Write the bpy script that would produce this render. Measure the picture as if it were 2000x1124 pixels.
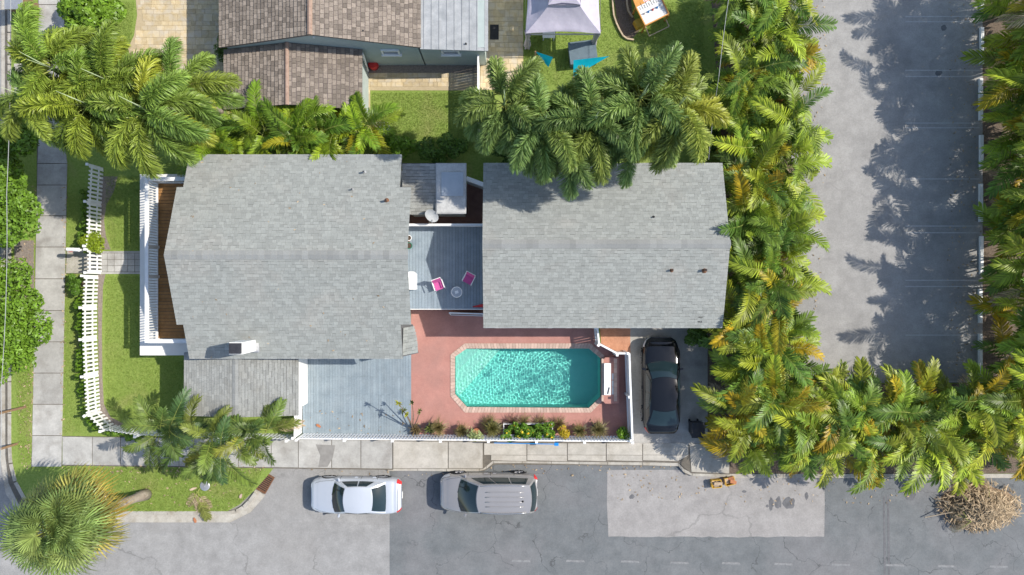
import bpy, bmesh, math, random
import numpy as np
from mathutils import Vector, Matrix
from mathutils.geometry import tessellate_polygon

random.seed(7)
RNG = np.random.default_rng(7)
for o in list(bpy.data.objects):
    bpy.data.objects.remove(o)
S = bpy.context.scene
COL = S.collection
R = math.radians
PI = math.pi

# ---------------------------------------------------------------- camera, sky, sun, exposure
HCAM = 34.0                      # drone height in metres, looking straight down
PXM = 40.0                       # photo pixels per metre on the ground
cam_d = bpy.data.cameras.new('camera')
cam_d.sensor_fit = 'HORIZONTAL'
cam_d.angle = 2 * math.atan(25.0 / HCAM)
cam_d.clip_end = 3000
cam = bpy.data.objects.new('camera', cam_d)
cam.location = (0, 0, HCAM)
COL.objects.link(cam)
S.camera = cam

SUN = Vector((0.98, 0.20, 1.0)).normalized()
elev = math.asin(SUN.z)
azim = math.atan2(SUN.x, SUN.y)
wd = bpy.data.worlds.new('World')
S.world = wd
wd.use_nodes = True
nt = wd.node_tree
sky = nt.nodes.new('ShaderNodeTexSky')
sky.sky_type = 'NISHITA'
sky.sun_disc = False
sky.sun_elevation = elev
sky.sun_rotation = azim
sky.dust_density = 1.0
sky.ozone_density = 0.4
nt.links.new(sky.outputs[0], nt.nodes['Background'].inputs[0])
nt.nodes['Background'].inputs[1].default_value = 0.15
sl = bpy.data.lights.new('sun', 'SUN')
sl.energy = 3.9
sl.angle = R(0.5)
sl.color = (1.0, 0.94, 0.85)
sl.cycles.is_caustics_light = True
so = bpy.data.objects.new('sun', sl)
so.rotation_euler = SUN.to_track_quat('Z', 'Y').to_euler()
so.location = SUN * 60
COL.objects.link(so)
S.view_settings.view_transform = 'Standard'
S.view_settings.look = 'None'
S.view_settings.gamma = 1.0
S.view_settings.exposure = 0.48
S.cycles.max_bounces = 6
S.cycles.diffuse_bounces = 3
S.cycles.transparent_max_bounces = 8
S.cycles.caustics_reflective = False
S.cycles.caustics_refractive = True

# ---------------------------------------------------------------- helpers
def W(px, py, z=0.0):
    """the point at height z that the photograph shows at pixel px, py"""
    k = (HCAM - z) / HCAM
    return Vector(((px - 1000) / PXM * k, (562 - py) / PXM * k, z))

def srgb(r, g, b):
    f = lambda c: (c / 255 / 12.92) if c / 255 <= 0.04045 else ((c / 255 + 0.055) / 1.055) ** 2.4
    return (f(r), f(g), f(b), 1)

MATS = {}
def pmat(name, c1, c2=None, scale=4.0, rough=0.8, island=0.0, objr=0.0, bump=0.0, bscale=None, metal=0.0,
         spec=0.3, objcol=False, transl=0.0, c3=None, scale3=0.5, w3=(0.5, 0.7), coat=0.0, detail=6.0, grain=0.0, gscale=16.0, streak=None):
    """procedural material: two tones mixed by noise, a third in large patches, per piece brightness, bump"""
    m = bpy.data.materials.new(name)
    m.use_nodes = True
    t = m.node_tree
    N, Lk = t.nodes, t.links
    b = N['Principled BSDF']
    b.inputs['Roughness'].default_value = rough
    b.inputs['Metallic'].default_value = metal
    b.inputs['Specular IOR Level'].default_value = spec
    if coat:
        b.inputs['Coat Weight'].default_value = coat
        b.inputs['Coat Roughness'].default_value = 0.05
    tc = N.new('ShaderNodeTexCoord')
    geo = N.new('ShaderNodeNewGeometry')
    c1 = tuple(c1)[:3] + (1,)
    c2 = c1 if c2 is None else tuple(c2)[:3] + (1,)
    no = N.new('ShaderNodeTexNoise')
    no.inputs['Scale'].default_value = scale
    no.inputs['Detail'].default_value = detail
    no.inputs['Roughness'].default_value = 0.65
    Lk.new(geo.outputs['Position'], no.inputs['Vector'])
    ramp = N.new('ShaderNodeMapRange')
    ramp.inputs[1].default_value = 0.32
    ramp.inputs[2].default_value = 0.68
    Lk.new(no.outputs['Fac'], ramp.inputs[0])
    mx = N.new('ShaderNodeMix')
    mx.data_type = 'RGBA'
    mx.inputs[6].default_value = c1
    mx.inputs[7].default_value = c2
    Lk.new(ramp.outputs[0], mx.inputs[0])
    out = mx.outputs[2]
    if c3 is not None:
        n3 = N.new('ShaderNodeTexNoise')
        n3.inputs['Scale'].default_value = scale3
        n3.inputs['Detail'].default_value = 5
        n3.inputs['Distortion'].default_value = 0.4
        Lk.new(geo.outputs['Position'], n3.inputs['Vector'])
        r3 = N.new('ShaderNodeMapRange')
        r3.inputs[1].default_value, r3.inputs[2].default_value = w3
        Lk.new(n3.outputs['Fac'], r3.inputs[0])
        m3 = N.new('ShaderNodeMix')
        m3.data_type = 'RGBA'
        Lk.new(r3.outputs[0], m3.inputs[0])
        Lk.new(out, m3.inputs[6])
        m3.inputs[7].default_value = tuple(c3)[:3] + (1,)
        out = m3.outputs[2]
    if grain:
        # fine speckle, and stains a few hand-breadths wide
        for gs, ga, lo, hi in ((gscale, grain, .3, .7), (1.7, grain * .8, .35, .65)):
            gn = N.new('ShaderNodeTexNoise')
            gn.inputs['Scale'].default_value = gs
            gn.inputs['Detail'].default_value = 4
            gn.inputs['Roughness'].default_value = .7
            if streak and gs < 3:
                mp = N.new('ShaderNodeMapping')
                mp.inputs['Scale'].default_value = streak
                Lk.new(geo.outputs['Position'], mp.inputs['Vector'])
                Lk.new(mp.outputs[0], gn.inputs['Vector'])
            else:
                Lk.new(geo.outputs['Position'], gn.inputs['Vector'])
            gm_ = N.new('ShaderNodeMapRange')
            gm_.inputs[1].default_value, gm_.inputs[2].default_value = lo, hi
            gm_.inputs[3].default_value, gm_.inputs[4].default_value = 1 - ga, 1 + ga
            Lk.new(gn.outputs['Fac'], gm_.inputs[0])
            gv = N.new('ShaderNodeVectorMath')
            gv.operation = 'SCALE'
            Lk.new(out, gv.inputs[0])
            Lk.new(gm_.outputs[0], gv.inputs['Scale'])
            out = gv.outputs[0]
    oi = N.new('ShaderNodeObjectInfo')
    if objcol:
        mu = N.new('ShaderNodeMix')
        mu.data_type = 'RGBA'
        mu.blend_type = 'MULTIPLY'
        mu.inputs[0].default_value = 1.0
        Lk.new(out, mu.inputs[6])
        Lk.new(oi.outputs['Color'], mu.inputs[7])
        out = mu.outputs[2]
    if island or objr:
        ad = N.new('ShaderNodeMath')
        ad.operation = 'ADD'
        Lk.new(geo.outputs['Random Per Island'], ad.inputs[0])
        Lk.new(oi.outputs['Random'], ad.inputs[1])
        fr = N.new('ShaderNodeMath')
        fr.operation = 'FRACT'
        Lk.new(ad.outputs[0], fr.inputs[0])
        amt = max(island, objr)
        mr = N.new('ShaderNodeMapRange')
        mr.inputs[3].default_value = 1 - amt
        mr.inputs[4].default_value = 1 + amt
        Lk.new(fr.outputs[0], mr.inputs[0])
        vm = N.new('ShaderNodeVectorMath')
        vm.operation = 'SCALE'
        Lk.new(out, vm.inputs[0])
        Lk.new(mr.outputs[0], vm.inputs['Scale'])
        out = vm.outputs[0]
    Lk.new(out, b.inputs['Base Color'])
    if bump:
        bn = N.new('ShaderNodeTexNoise')
        bn.inputs['Scale'].default_value = bscale or scale * 3
        bn.inputs['Detail'].default_value = 5
        Lk.new(geo.outputs['Position'], bn.inputs['Vector'])
        bp = N.new('ShaderNodeBump')
        bp.inputs['Strength'].default_value = bump
        bp.inputs['Distance'].default_value = 0.05
        Lk.new(bn.outputs['Fac'], bp.inputs['Height'])
        Lk.new(bp.outputs[0], b.inputs['Normal'])
    if transl:
        tr = N.new('ShaderNodeBsdfTranslucent')
        Lk.new(out, tr.inputs['Color'])
        ms = N.new('ShaderNodeMixShader')
        ms.inputs[0].default_value = transl
        Lk.new(b.outputs[0], ms.inputs[1])
        Lk.new(tr.outputs[0], ms.inputs[2])
        Lk.new(ms.outputs[0], N['Material Output'].inputs['Surface'])
    MATS[name] = m
    return m

class MB:
    """collects faces of one mesh"""
    def __init__(self):
        self.v, self.f, self.m = [], [], []
    def add(self, vs, fs, mi=0):
        n = len(self.v)
        self.v.extend([tuple(p) for p in vs])
        self.f.extend([tuple(n + i for i in f) for f in fs])
        self.m.extend([mi] * len(fs))
        return self
    def box(self, c, s, rz=0.0, mi=0, tilt=None):
        x, y, z = s[0] / 2, s[1] / 2, s[2] / 2
        M = Matrix.Rotation(rz, 3, 'Z')
        if tilt is not None:
            M = M @ tilt
        pts = [M @ Vector(p) + Vector(c) for p in ((-x,-y,-z),(x,-y,-z),(x,y,-z),(-x,y,-z),(-x,-y,z),(x,-y,z),(x,y,z),(-x,y,z))]
        return self.add(pts, [(0,3,2,1),(4,5,6,7),(0,1,5,4),(1,2,6,5),(2,3,7,6),(3,0,4,7)], mi)
    def bar(self, a, b, w, h=None, mi=0):
        a, b = Vector(a), Vector(b)
        h = h or w
        d = b - a
        q = d.to_track_quat('X', 'Z').to_matrix()
        return self.box((a + b) / 2, (d.length, w, h), 0, mi, q)
    def prism(self, poly, z0, z1, mi=0, holes=()):
        loops = [[Vector((p[0], p[1], 0)) for p in poly]] + [[Vector((p[0], p[1], 0)) for p in h] for h in holes]
        flat = [p for l in loops for p in l]
        tris = tessellate_polygon(loops)
        n = len(flat)
        vs = [(p.x, p.y, z1) for p in flat] + [(p.x, p.y, z0) for p in flat]
        fs = []
        for t in tris:
            a, b_, c = (flat[i] for i in t)
            if (b_ - a).cross(c - a).z < 0:
                t = t[::-1]
            fs.append(tuple(t))
            fs.append(tuple(n + i for i in t[::-1]))
        k = 0
        for l in loops:
            for i in range(len(l)):
                a, b_ = k + i, k + (i + 1) % len(l)
                fs.append((a, b_, n + b_, n + a))
            k += len(l)
        return self.add(vs, fs, mi)
    def sheet(self, poly, z, mi=0, holes=()):
        loops = [[Vector((p[0], p[1], 0)) for p in poly]] + [[Vector((p[0], p[1], 0)) for p in h] for h in holes]
        flat = [p for l in loops for p in l]
        fs = []
        for t in tessellate_polygon(loops):
            a, b_, c = (flat[i] for i in t)
            fs.append(tuple(t) if (b_ - a).cross(c - a).z > 0 else tuple(t[::-1]))
        return self.add([(p.x, p.y, z) for p in flat], fs, mi)
    def tube(self, pts, r, n=6, mi=0, cap=True):
        pts = [Vector(p) for p in pts]
        rs = r if isinstance(r, (list, tuple)) else [r] * len(pts)
        vs, fs = [], []
        for i, p in enumerate(pts):
            d = (pts[min(i + 1, len(pts) - 1)] - pts[max(i - 1, 0)]).normalized()
            ref = Vector((0, 0, 1)) if abs(d.z) < 0.95 else Vector((1, 0, 0))
            s = d.cross(ref).normalized()
            u = s.cross(d)
            for k in range(n):
                a = 2 * PI * k / n
                vs.append(p + (s * math.cos(a) + u * math.sin(a)) * rs[i])
        for i in range(len(pts) - 1):
            for k in range(n):
                a, b_ = i * n + k, i * n + (k + 1) % n
                fs.append((a, b_, b_ + n, a + n))
        if cap:
            fs.append(tuple(range(n))[::-1])
            fs.append(tuple((len(pts) - 1) * n + k for k in range(n)))
        return self.add(vs, fs, mi)
    def lathe(self, c, prof, n=16, mi=0):
        vs, fs = [], []
        for (r, z) in prof:
            for k in range(n):
                a = 2 * PI * k / n
                vs.append((c[0] + r * math.cos(a), c[1] + r * math.sin(a), c[2] + z))
        for i in range(len(prof) - 1):
            for k in range(n):
                a, b_ = i * n + k, i * n + (k + 1) % n
                fs.append((a, b_, b_ + n, a + n))
        fs.append(tuple((len(prof) - 1) * n + k for k in range(n)))
        fs.append(tuple(range(n))[::-1])
        return self.add(vs, fs, mi)
    def mesh(self, name, mats, smooth=False):
        me = bpy.data.meshes.new(name)
        me.from_pydata(self.v, [], self.f)
        for m in (mats if isinstance(mats, (list, tuple)) else [mats]):
            me.materials.append(MATS[m] if isinstance(m, str) else m)
        if any(self.m):
            me.polygons.foreach_set('material_index', self.m)
        if smooth:
            me.polygons.foreach_set('use_smooth', [True] * len(self.f))
        me.update()
        return me
    def build(self, name, mats, parent=None, smooth=False, label=None, kind=None):
        return link(name, self.mesh(name, mats, smooth), parent, None, label, kind)

def link(name, me, parent=None, M=None, label=None, kind=None):
    o = bpy.data.objects.new(name, me)
    COL.objects.link(o)
    if M is not None:
        o.matrix_basis = M
    if parent is not None:
        o.parent = parent
        q = parent
        off = Vector((0, 0, 0))
        while q is not None and q.type == 'EMPTY':
            off += q.location
            q = q.parent
        if parent.type == 'EMPTY' and not parent.get('_local'):
            o.matrix_parent_inverse = Matrix.Translation(-parent.location)
    if label:
        o['label'] = label
    if kind:
        o['kind'] = kind
    return o

def thing(name, loc, label, cat, group=None, local=False):
    o = bpy.data.objects.new(name, None)
    o.location = loc
    o.empty_display_size = 0.3
    COL.objects.link(o)
    o['label'] = label
    o['category'] = cat
    if group:
        o['group'] = group
    if local:
        LOCALS.add(o.name)
    return o
LOCALS = set()
def part(name, me, parent, M=None, color=None):
    """a child whose matrix is given in its parent's own space"""
    o = bpy.data.objects.new(name, me)
    COL.objects.link(o)
    o.parent = parent
    if M is not None:
        o.matrix_basis = M
    if color is not None:
        o.color = color
    return o
def tag(o, label, cat, group=None):
    o['label'] = label
    o['category'] = cat
    if group:
        o['group'] = group
    return o
def struct(o):
    o['kind'] = 'structure'
    return o

UNIT = {}
def unit_box(matname):
    if matname not in UNIT:
        UNIT[matname] = MB().box((0, 0, 0), (1, 1, 1)).mesh('block_' + matname, matname)
    return UNIT[matname]
def block(name, matname, c, s, parent, rz=0.0, M3=None):
    """a box piece sharing one mesh with its kind"""
    Rm = (M3 if M3 is not None else Matrix.Rotation(rz, 3, 'Z')).to_4x4()
    M = Matrix.Translation(Vector(c)) @ Rm @ Matrix.Diagonal((s[0], s[1], s[2], 1))
    return link(name, unit_box(matname), parent, M)
def P2(*pts):
    return [tuple(W(*p)[:2]) for p in pts]
def inside(p, poly):
    c = False
    for i in range(len(poly)):
        a, b = poly[i], poly[i - 1]
        if (a[1] > p[1]) != (b[1] > p[1]) and p[0] < (b[0] - a[0]) * (p[1] - a[1]) / (b[1] - a[1]) + a[0]:
            c = not c
    return c

# ---------------------------------------------------------------- materials
def cracked(name, c1, c2, crack, cscale=0.35, amount=0.7, c3=None, rough=0.9, stain=None):
    m = pmat(name, c1, c2, scale=1.2, rough=rough, bump=0.25, bscale=60, c3=c3, scale3=0.25, w3=(0.48, 0.66), detail=10, grain=.11, gscale=14)
    t = m.node_tree
    N, Lk = t.nodes, t.links
    b = N['Principled BSDF']
    src = b.inputs['Base Color'].links[0].from_socket
    geo = N.new('ShaderNodeNewGeometry')
    wn = N.new('ShaderNodeTexNoise')
    wn.inputs['Scale'].default_value = 0.9
    wn.inputs['Detail'].default_value = 6
    Lk.new(geo.outputs['Position'], wn.inputs['Vector'])
    mxv = N.new('ShaderNodeMix')
    mxv.data_type = 'VECTOR'
    mxv.inputs[0].default_value = 0.28
    Lk.new(geo.outputs['Position'], mxv.inputs[4])
    sc = N.new('ShaderNodeVectorMath')
    sc.operation = 'SCALE'
    sc.inputs['Scale'].default_value = 6.0
    Lk.new(wn.outputs['Color'], sc.inputs[0])
    Lk.new(sc.outputs[0], mxv.inputs[5])
    vo = N.new('ShaderNodeTexVoronoi')
    vo.feature = 'DISTANCE_TO_EDGE'
    vo.voronoi_dimensions = '2D'
    vo.inputs['Scale'].default_value = cscale
    Lk.new(mxv.outputs[1], vo.inputs['Vector'])
    r = N.new('ShaderNodeMapRange')
    r.inputs[1].default_value = 0.003
    r.inputs[2].default_value = 0.010
    r.inputs[3].default_value = 1
    r.inputs[4].default_value = 0
    Lk.new(vo.outputs['Distance'], r.inputs[0])
    gate = N.new('ShaderNodeTexNoise')
    gate.inputs['Scale'].default_value = 0.45
    gate.inputs['Detail'].default_value = 3
    Lk.new(geo.outputs['Position'], gate.inputs['Vector'])
    gr = N.new('ShaderNodeMapRange')
    gr.inputs[1].default_value = 0.37
    gr.inputs[2].default_value = 0.52
    gr.inputs[4].default_value = amount
    Lk.new(gate.outputs['Fac'], gr.inputs[0])
    mu = N.new('ShaderNodeMath')
    mu.operation = 'MULTIPLY'
    Lk.new(r.outputs[0], mu.inputs[0])
    Lk.new(gr.outputs[0], mu.inputs[1])
    mx = N.new('ShaderNodeMix')
    mx.data_type = 'RGBA'
    Lk.new(mu.outputs[0], mx.inputs[0])
    Lk.new(src, mx.inputs[6])
    mx.inputs[7].default_value = tuple(crack) + (1,)
    Lk.new(mx.outputs[2], b.inputs['Base Color'])
    return m

g = lambda v, t=0.0: (v * (1 - t), v, v * (1 + t))
cracked('asphalt_dark', (0.132, 0.142, 0.146), (0.168, 0.176, 0.178), (0.07, 0.072, 0.074), 0.50, 0.75, c3=(0.182, 0.182, 0.184))
cracked('asphalt_light', (0.250, 0.246, 0.238), (0.315, 0.31, 0.30), (0.13, 0.128, 0.124), 0.30, 0.5, c3=(0.275, 0.268, 0.256))
cracked('asphalt_patch', (0.275, 0.262, 0.250), (0.325, 0.31, 0.296), (0.14, 0.136, 0.13), 0.16, 0.45)
cracked('asphalt_lot', (0.285, 0.277, 0.264), (0.345, 0.336, 0.32), (0.22, 0.21, 0.205), 0.12, 0.3, c3=(0.25, 0.244, 0.234))
pmat('concrete', (0.35, 0.34, 0.315), (0.45, 0.44, 0.41), scale=1.6, rough=0.9, objr=0.10, island=0.1, bump=0.15, bscale=40, c3=(0.29, 0.275, 0.25), scale3=1.1, w3=(0.5, 0.75), grain=.10)
pmat('concrete_cream', (0.38, 0.355, 0.305), (0.47, 0.44, 0.385), scale=1.8, rough=0.9, objr=0.06, bump=0.15, bscale=40, c3=(0.32, 0.29, 0.24), scale3=1.0, w3=(0.52, 0.75), grain=.10)
pmat('repair_concrete', (0.21, 0.20, 0.185), (0.28, 0.27, 0.25), scale=3)
pmat('concrete_joint', (0.10, 0.09, 0.075), (0.17, 0.15, 0.12), scale=4)
pmat('kerb_concrete', (0.35, 0.325, 0.28), (0.45, 0.425, 0.37), scale=2.0, rough=0.9, bump=0.15, bscale=40, objr=0.06, c3=(0.27, 0.235, 0.18), scale3=1.5, w3=(0.5, 0.75), grain=.10)
pmat('driveway_concrete', (0.34, 0.325, 0.29), (0.43, 0.41, 0.375), scale=1.3, rough=0.9, bump=0.12, bscale=40, c3=(0.28, 0.265, 0.24), scale3=0.8, grain=.10)
pmat('lawn_grass', (0.165, 0.245, 0.045), (0.265, 0.335, 0.085), scale=9, rough=0.95, spec=0.1, bump=0.7, bscale=28, c3=(0.31, 0.285, 0.12), scale3=0.42, w3=(0.55, 0.80), detail=10)
pmat('grass_blade', (0.18, 0.27, 0.045), (0.30, 0.37, 0.09), scale=3, rough=0.8, spec=0.15, island=0.30, transl=0.4)
pmat('mulch', (0.10, 0.075, 0.055), (0.22, 0.17, 0.13), scale=14, rough=0.95, bump=1.0, bscale=30)
pmat('mulch_grey', (0.20, 0.165, 0.135), (0.32, 0.27, 0.225), scale=12, rough=0.95, bump=0.8, bscale=30)
pmat('salmon_deck', (0.385, 0.185, 0.150), (0.44, 0.222, 0.182), scale=1.6, rough=0.8, bump=0.1, bscale=50, c3=(0.35, 0.19, 0.160), scale3=0.7, w3=(0.5, 0.8), grain=.07)
pmat('red_ground', (0.42, 0.20, 0.12), (0.52, 0.27, 0.17), scale=3, rough=0.95, bump=0.4, bscale=30, grain=.10)
pmat('courtyard_brick', (0.24, 0.13, 0.10), (0.32, 0.18, 0.14), scale=4, rough=0.9, bump=0.2)
pmat('coping_stone', (0.46, 0.325, 0.26), (0.55, 0.41, 0.335), scale=5, rough=0.85, objr=0.14, bump=0.15)
pmat('travertine', (0.47, 0.36, 0.205), (0.58, 0.475, 0.30), scale=5, rough=0.8, objr=0.16, bump=0.2, c3=(0.52, 0.45, 0.34), scale3=2.2, w3=(0.45, 0.65))
pmat('travertine_base', (0.40, 0.32, 0.20), (0.48, 0.39, 0.25), scale=6)
pmat('shingle_grey', (0.268, 0.280, 0.262), (0.318, 0.330, 0.309), scale=30, rough=0.92, spec=0.2, island=0.115, objr=0.115, bump=0.35, bscale=120, c3=(0.318, 0.312, 0.285), scale3=0.5, w3=(0.5, 0.78), grain=.045, gscale=22)
pmat('shingle_old', (0.275, 0.282, 0.265), (0.335, 0.338, 0.315), scale=22, rough=0.92, spec=0.2, island=0.13, objr=0.13, bump=0.35, bscale=120, c3=(0.255, 0.25, 0.225), scale3=.8, w3=(.5, .75), grain=.06, gscale=22)
pmat('tile_brown', (0.20, 0.165, 0.134), (0.285, 0.242, 0.20), scale=14, rough=0.9, spec=0.2, island=0.32, objr=0.32, bump=0.3, bscale=90)
pmat('ridge_grey', (0.25, 0.255, 0.245), (0.30, 0.305, 0.29), scale=20, rough=0.92, spec=0.2, objr=0.11, bump=0.35, bscale=120)
pmat('roof_underlay', (0.10, 0.10, 0.10), (0.13, 0.13, 0.13), scale=6)
pmat('underlay_brown', (0.115, 0.095, 0.09), (0.145, 0.12, 0.115), scale=6)
pmat('ridge_copper', (0.26, 0.17, 0.13), (0.36, 0.26, 0.20), scale=8, rough=0.8)
pmat('metal_roof', (0.29, 0.305, 0.315), (0.375, 0.385, 0.39), scale=3.0, rough=0.6, spec=0.3, c3=(0.25, 0.265, 0.275), scale3=1.2, grain=.10)
pmat('flat_roof', (0.40, 0.40, 0.385), (0.52, 0.515, 0.49), scale=2.0, rough=0.8, bump=0.1, grain=.10)
pmat('membrane_blue', (0.36, 0.40, 0.44), (0.43, 0.47, 0.50), scale=3, rough=0.6)
pmat('wall_sage', (0.36, 0.42, 0.40), (0.42, 0.475, 0.455), scale=2, rough=0.85, bump=0.1)
pmat('wall_white', (0.70, 0.69, 0.66), (0.78, 0.77, 0.74), scale=2, rough=0.8)
pmat('white_paint', (0.78, 0.78, 0.76), (0.84, 0.84, 0.82), scale=5, rough=0.45, spec=0.4, c3=(0.68, 0.67, 0.63), scale3=3, w3=(0.6, 0.85))
pmat('white_vinyl', (0.80, 0.80, 0.79), (0.85, 0.85, 0.84), scale=5, rough=0.35, spec=0.45)
pmat('porch_board', (0.27, 0.135, 0.045), (0.36, 0.19, 0.07), scale=5, rough=0.6, objr=0.12, bump=0.1)
pmat('deck_board', (0.215, 0.265, 0.305), (0.255, 0.305, 0.345), scale=3, rough=0.6, objr=0.08, bump=0.08, bscale=30, grain=.08)
pmat('lower_deck_board', (0.215, 0.265, 0.298), (0.262, 0.31, 0.338), scale=2, rough=0.65, objr=0.08, bump=0.1, bscale=30, grain=.09)
pmat('deck_gap', (0.05, 0.06, 0.07), (0.08, 0.09, 0.10))
pmat('dark_metal', (0.03, 0.03, 0.035), (0.05, 0.05, 0.055), scale=8, rough=0.45)
pmat('rust_metal', (0.12, 0.06, 0.035), (0.22, 0.11, 0.06), scale=14, rough=0.9)
pmat('steel', (0.45, 0.45, 0.45), (0.55, 0.55, 0.55), scale=8, rough=0.35, metal=0.6)
pmat('black_rubber', (0.018, 0.018, 0.02), (0.03, 0.03, 0.032), scale=8, rough=0.8)
pmat('wood_brown', (0.17, 0.105, 0.06), (0.27, 0.18, 0.11), scale=10, rough=0.85, objr=0.15, bump=0.2)
pmat('wood_pale', (0.42, 0.32, 0.21), (0.54, 0.43, 0.30), scale=9, rough=0.85, objr=0.12, bump=0.2)
pmat('wood_orange', (0.55, 0.25, 0.06), (0.65, 0.32, 0.09), scale=6, rough=0.6)
pmat('terracotta', (0.38, 0.15, 0.07), (0.46, 0.20, 0.10), scale=7, rough=0.9)
pmat('green_pot', (0.02, 0.16, 0.10), (0.03, 0.20, 0.13), scale=6, rough=0.4)
pmat('soil', (0.06, 0.04, 0.028), (0.12, 0.085, 0.06), scale=18, rough=1.0, bump=0.8)
pmat('pool_plaster', (0.27, 0.76, 0.67), (0.32, 0.80, 0.71), scale=2, rough=0.8)
pmat('pool_step', (0.46, 0.84, 0.72), (0.52, 0.87, 0.75), scale=3, rough=0.8)
pmat('gazebo_cloth', (0.47, 0.44, 0.53), (0.54, 0.51, 0.60), scale=3, rough=0.85, bump=0.25, bscale=5, transl=0.12)
pmat('curtain', (0.48, 0.44, 0.48), (0.60, 0.56, 0.60), scale=6, rough=0.9, transl=0.2)
pmat('sail_cyan', (0.0, 0.50, 0.68), (0.01, 0.58, 0.76), scale=4, rough=0.7, transl=0.3)
pmat('pink_fabric', (0.50, 0.085, 0.27), (0.58, 0.11, 0.32), scale=8, rough=0.8)
pmat('glass_dark', (0.012, 0.025, 0.03), (0.015, 0.03, 0.035), scale=2, rough=0.04, spec=0.6)
pmat('glass_window', (0.03, 0.045, 0.055), (0.05, 0.07, 0.08), scale=2, rough=0.05, spec=0.6)
pmat('car_silver', (0.56, 0.59, 0.63), (0.58, 0.61, 0.65), scale=2, rough=0.28, metal=0.25, spec=0.5, coat=0.8)
pmat('car_taupe', (0.35, 0.335, 0.325), (0.37, 0.355, 0.345), scale=2, rough=0.26, metal=0.35, spec=0.5, coat=0.8)
pmat('car_black', (0.005, 0.0055, 0.007), (0.006, 0.0065, 0.008), scale=2, rough=0.10, spec=0.5, coat=0.15)
pmat('car_seam', (0.02, 0.02, 0.02), None)
pmat('tail_red', (0.55, 0.02, 0.025), (0.62, 0.03, 0.03), scale=20, rough=0.15, spec=0.6)
pmat('head_clear', (0.60, 0.62, 0.64), (0.70, 0.72, 0.74), scale=20, rough=0.1, spec=0.7)
pmat('rim_alloy', (0.48, 0.48, 0.49), (0.55, 0.55, 0.56), scale=10, rough=0.3, metal=0.8)
pmat('plate_white', (0.7, 0.7, 0.68), None)
pmat('crate_yellow', (0.55, 0.33, 0.04), (0.62, 0.38, 0.06), scale=8, rough=0.55)
pmat('cardboard', (0.40, 0.29, 0.19), (0.50, 0.38, 0.26), scale=8, rough=0.9)
pmat('blue_plastic', (0.01, 0.20, 0.55), (0.02, 0.26, 0.62), scale=6, rough=0.4)
pmat('red_plastic', (0.55, 0.03, 0.03), (0.62, 0.05, 0.05), scale=6, rough=0.4)
pmat('bin_black', (0.025, 0.025, 0.03), (0.04, 0.04, 0.045), scale=6, rough=0.5)
pmat('line_paint', (0.36, 0.355, 0.35), (0.47, 0.465, 0.455), scale=6, rough=0.8)
pmat('line_worn', (0.17, 0.175, 0.178), (0.27, 0.27, 0.268), scale=7, rough=0.9)
pmat('oil_stain', (0.10, 0.10, 0.105), (0.16, 0.16, 0.165), scale=5, rough=0.8)
pmat('wire', (0.33, 0.34, 0.34), None, rough=0.6)
pmat('black_print', (0.015, 0.015, 0.015), None)
pmat('tub_cover', (0.10, 0.14, 0.17), (0.14, 0.19, 0.22), scale=4, rough=0.5)
pmat('game_board', (0.62, 0.62, 0.60), (0.70, 0.70, 0.68), scale=5, rough=0.5)
# plants: the tint comes from each frond's own object colour
pmat('leaf', (0.82, 0.82, 0.82), (1.18, 1.18, 1.18), scale=2.5, rough=0.42, spec=0.32, objcol=True, island=0.40, transl=0.26)
pmat('rachis', (0.26, 0.30, 0.06), (0.36, 0.38, 0.10), scale=4, rough=0.6, transl=0.1)
pmat('shaft_green', (0.16, 0.24, 0.07), (0.24, 0.32, 0.12), scale=6, rough=0.5)
pmat('spear', (0.34, 0.42, 0.22), (0.46, 0.52, 0.32), scale=6, rough=0.5)
pmat('palm_trunk', (0.24, 0.20, 0.155), (0.36, 0.31, 0.25), scale=9, rough=0.95, bump=0.4, c3=(0.17, 0.13, 0.10), scale3=3)
pmat('bark', (0.14, 0.10, 0.07), (0.24, 0.18, 0.13), scale=10, rough=0.95, bump=0.5)
pmat('dry_thatch', (0.26, 0.185, 0.11), (0.50, 0.39, 0.25), scale=6, rough=0.9, island=0.5, transl=0.1)
pmat('yellow_flower', (0.80, 0.50, 0.02), (0.85, 0.58, 0.04), scale=6, rough=0.6, island=0.15)

# water: clear refracting surface with a turquoise tint
def water_mat():
    m = bpy.data.materials.new('pool_water')
    m.use_nodes = True
    N, Lk = m.node_tree.nodes, m.node_tree.links
    b = N['Principled BSDF']
    b.inputs['Base Color'].default_value = (0.66, 0.99, 0.96, 1)
    b.inputs['Roughness'].default_value = 0.0
    b.inputs['IOR'].default_value = 1.33
    b.inputs['Transmission Weight'].default_value = 1.0
    MATS['pool_water'] = m
water_mat()

# ---------------------------------------------------------------- ground, roads, pavements
POOL = P2((889, 697), (912, 681), (1150, 681), (1173, 700), (1173, 775), (1150, 797), (912, 795), (889, 770))
COPE = P2((880, 693), (908, 671), (1154, 671), (1181, 696), (1181, 779), (1154, 806), (908, 806), (880, 774))
gm = MB().sheet([(-700, -700), (700, -700), (700, 700), (-700, 700)], -0.16, holes=[POOL])
ground = struct(gm.build('ground', 'lawn_grass'))

# the block's raised land, one sheet of lawn with the pool cut out
BLOCK = P2((22, -900), (22, 890), (35, 960), (80, 1002), (232, 1002), (440, 1001), (468, 986), (498, 957), (522, 930), (540, 906),
           (940, 908), (960, 890), (1320, 892), (1345, 910), (1420, 922), (2060, 926), (3200, 926), (3200, -900))
lawn = struct(MB().prism(BLOCK, -0.155, -0.004, holes=[POOL]).build('lawn', 'lawn_grass'))

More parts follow.
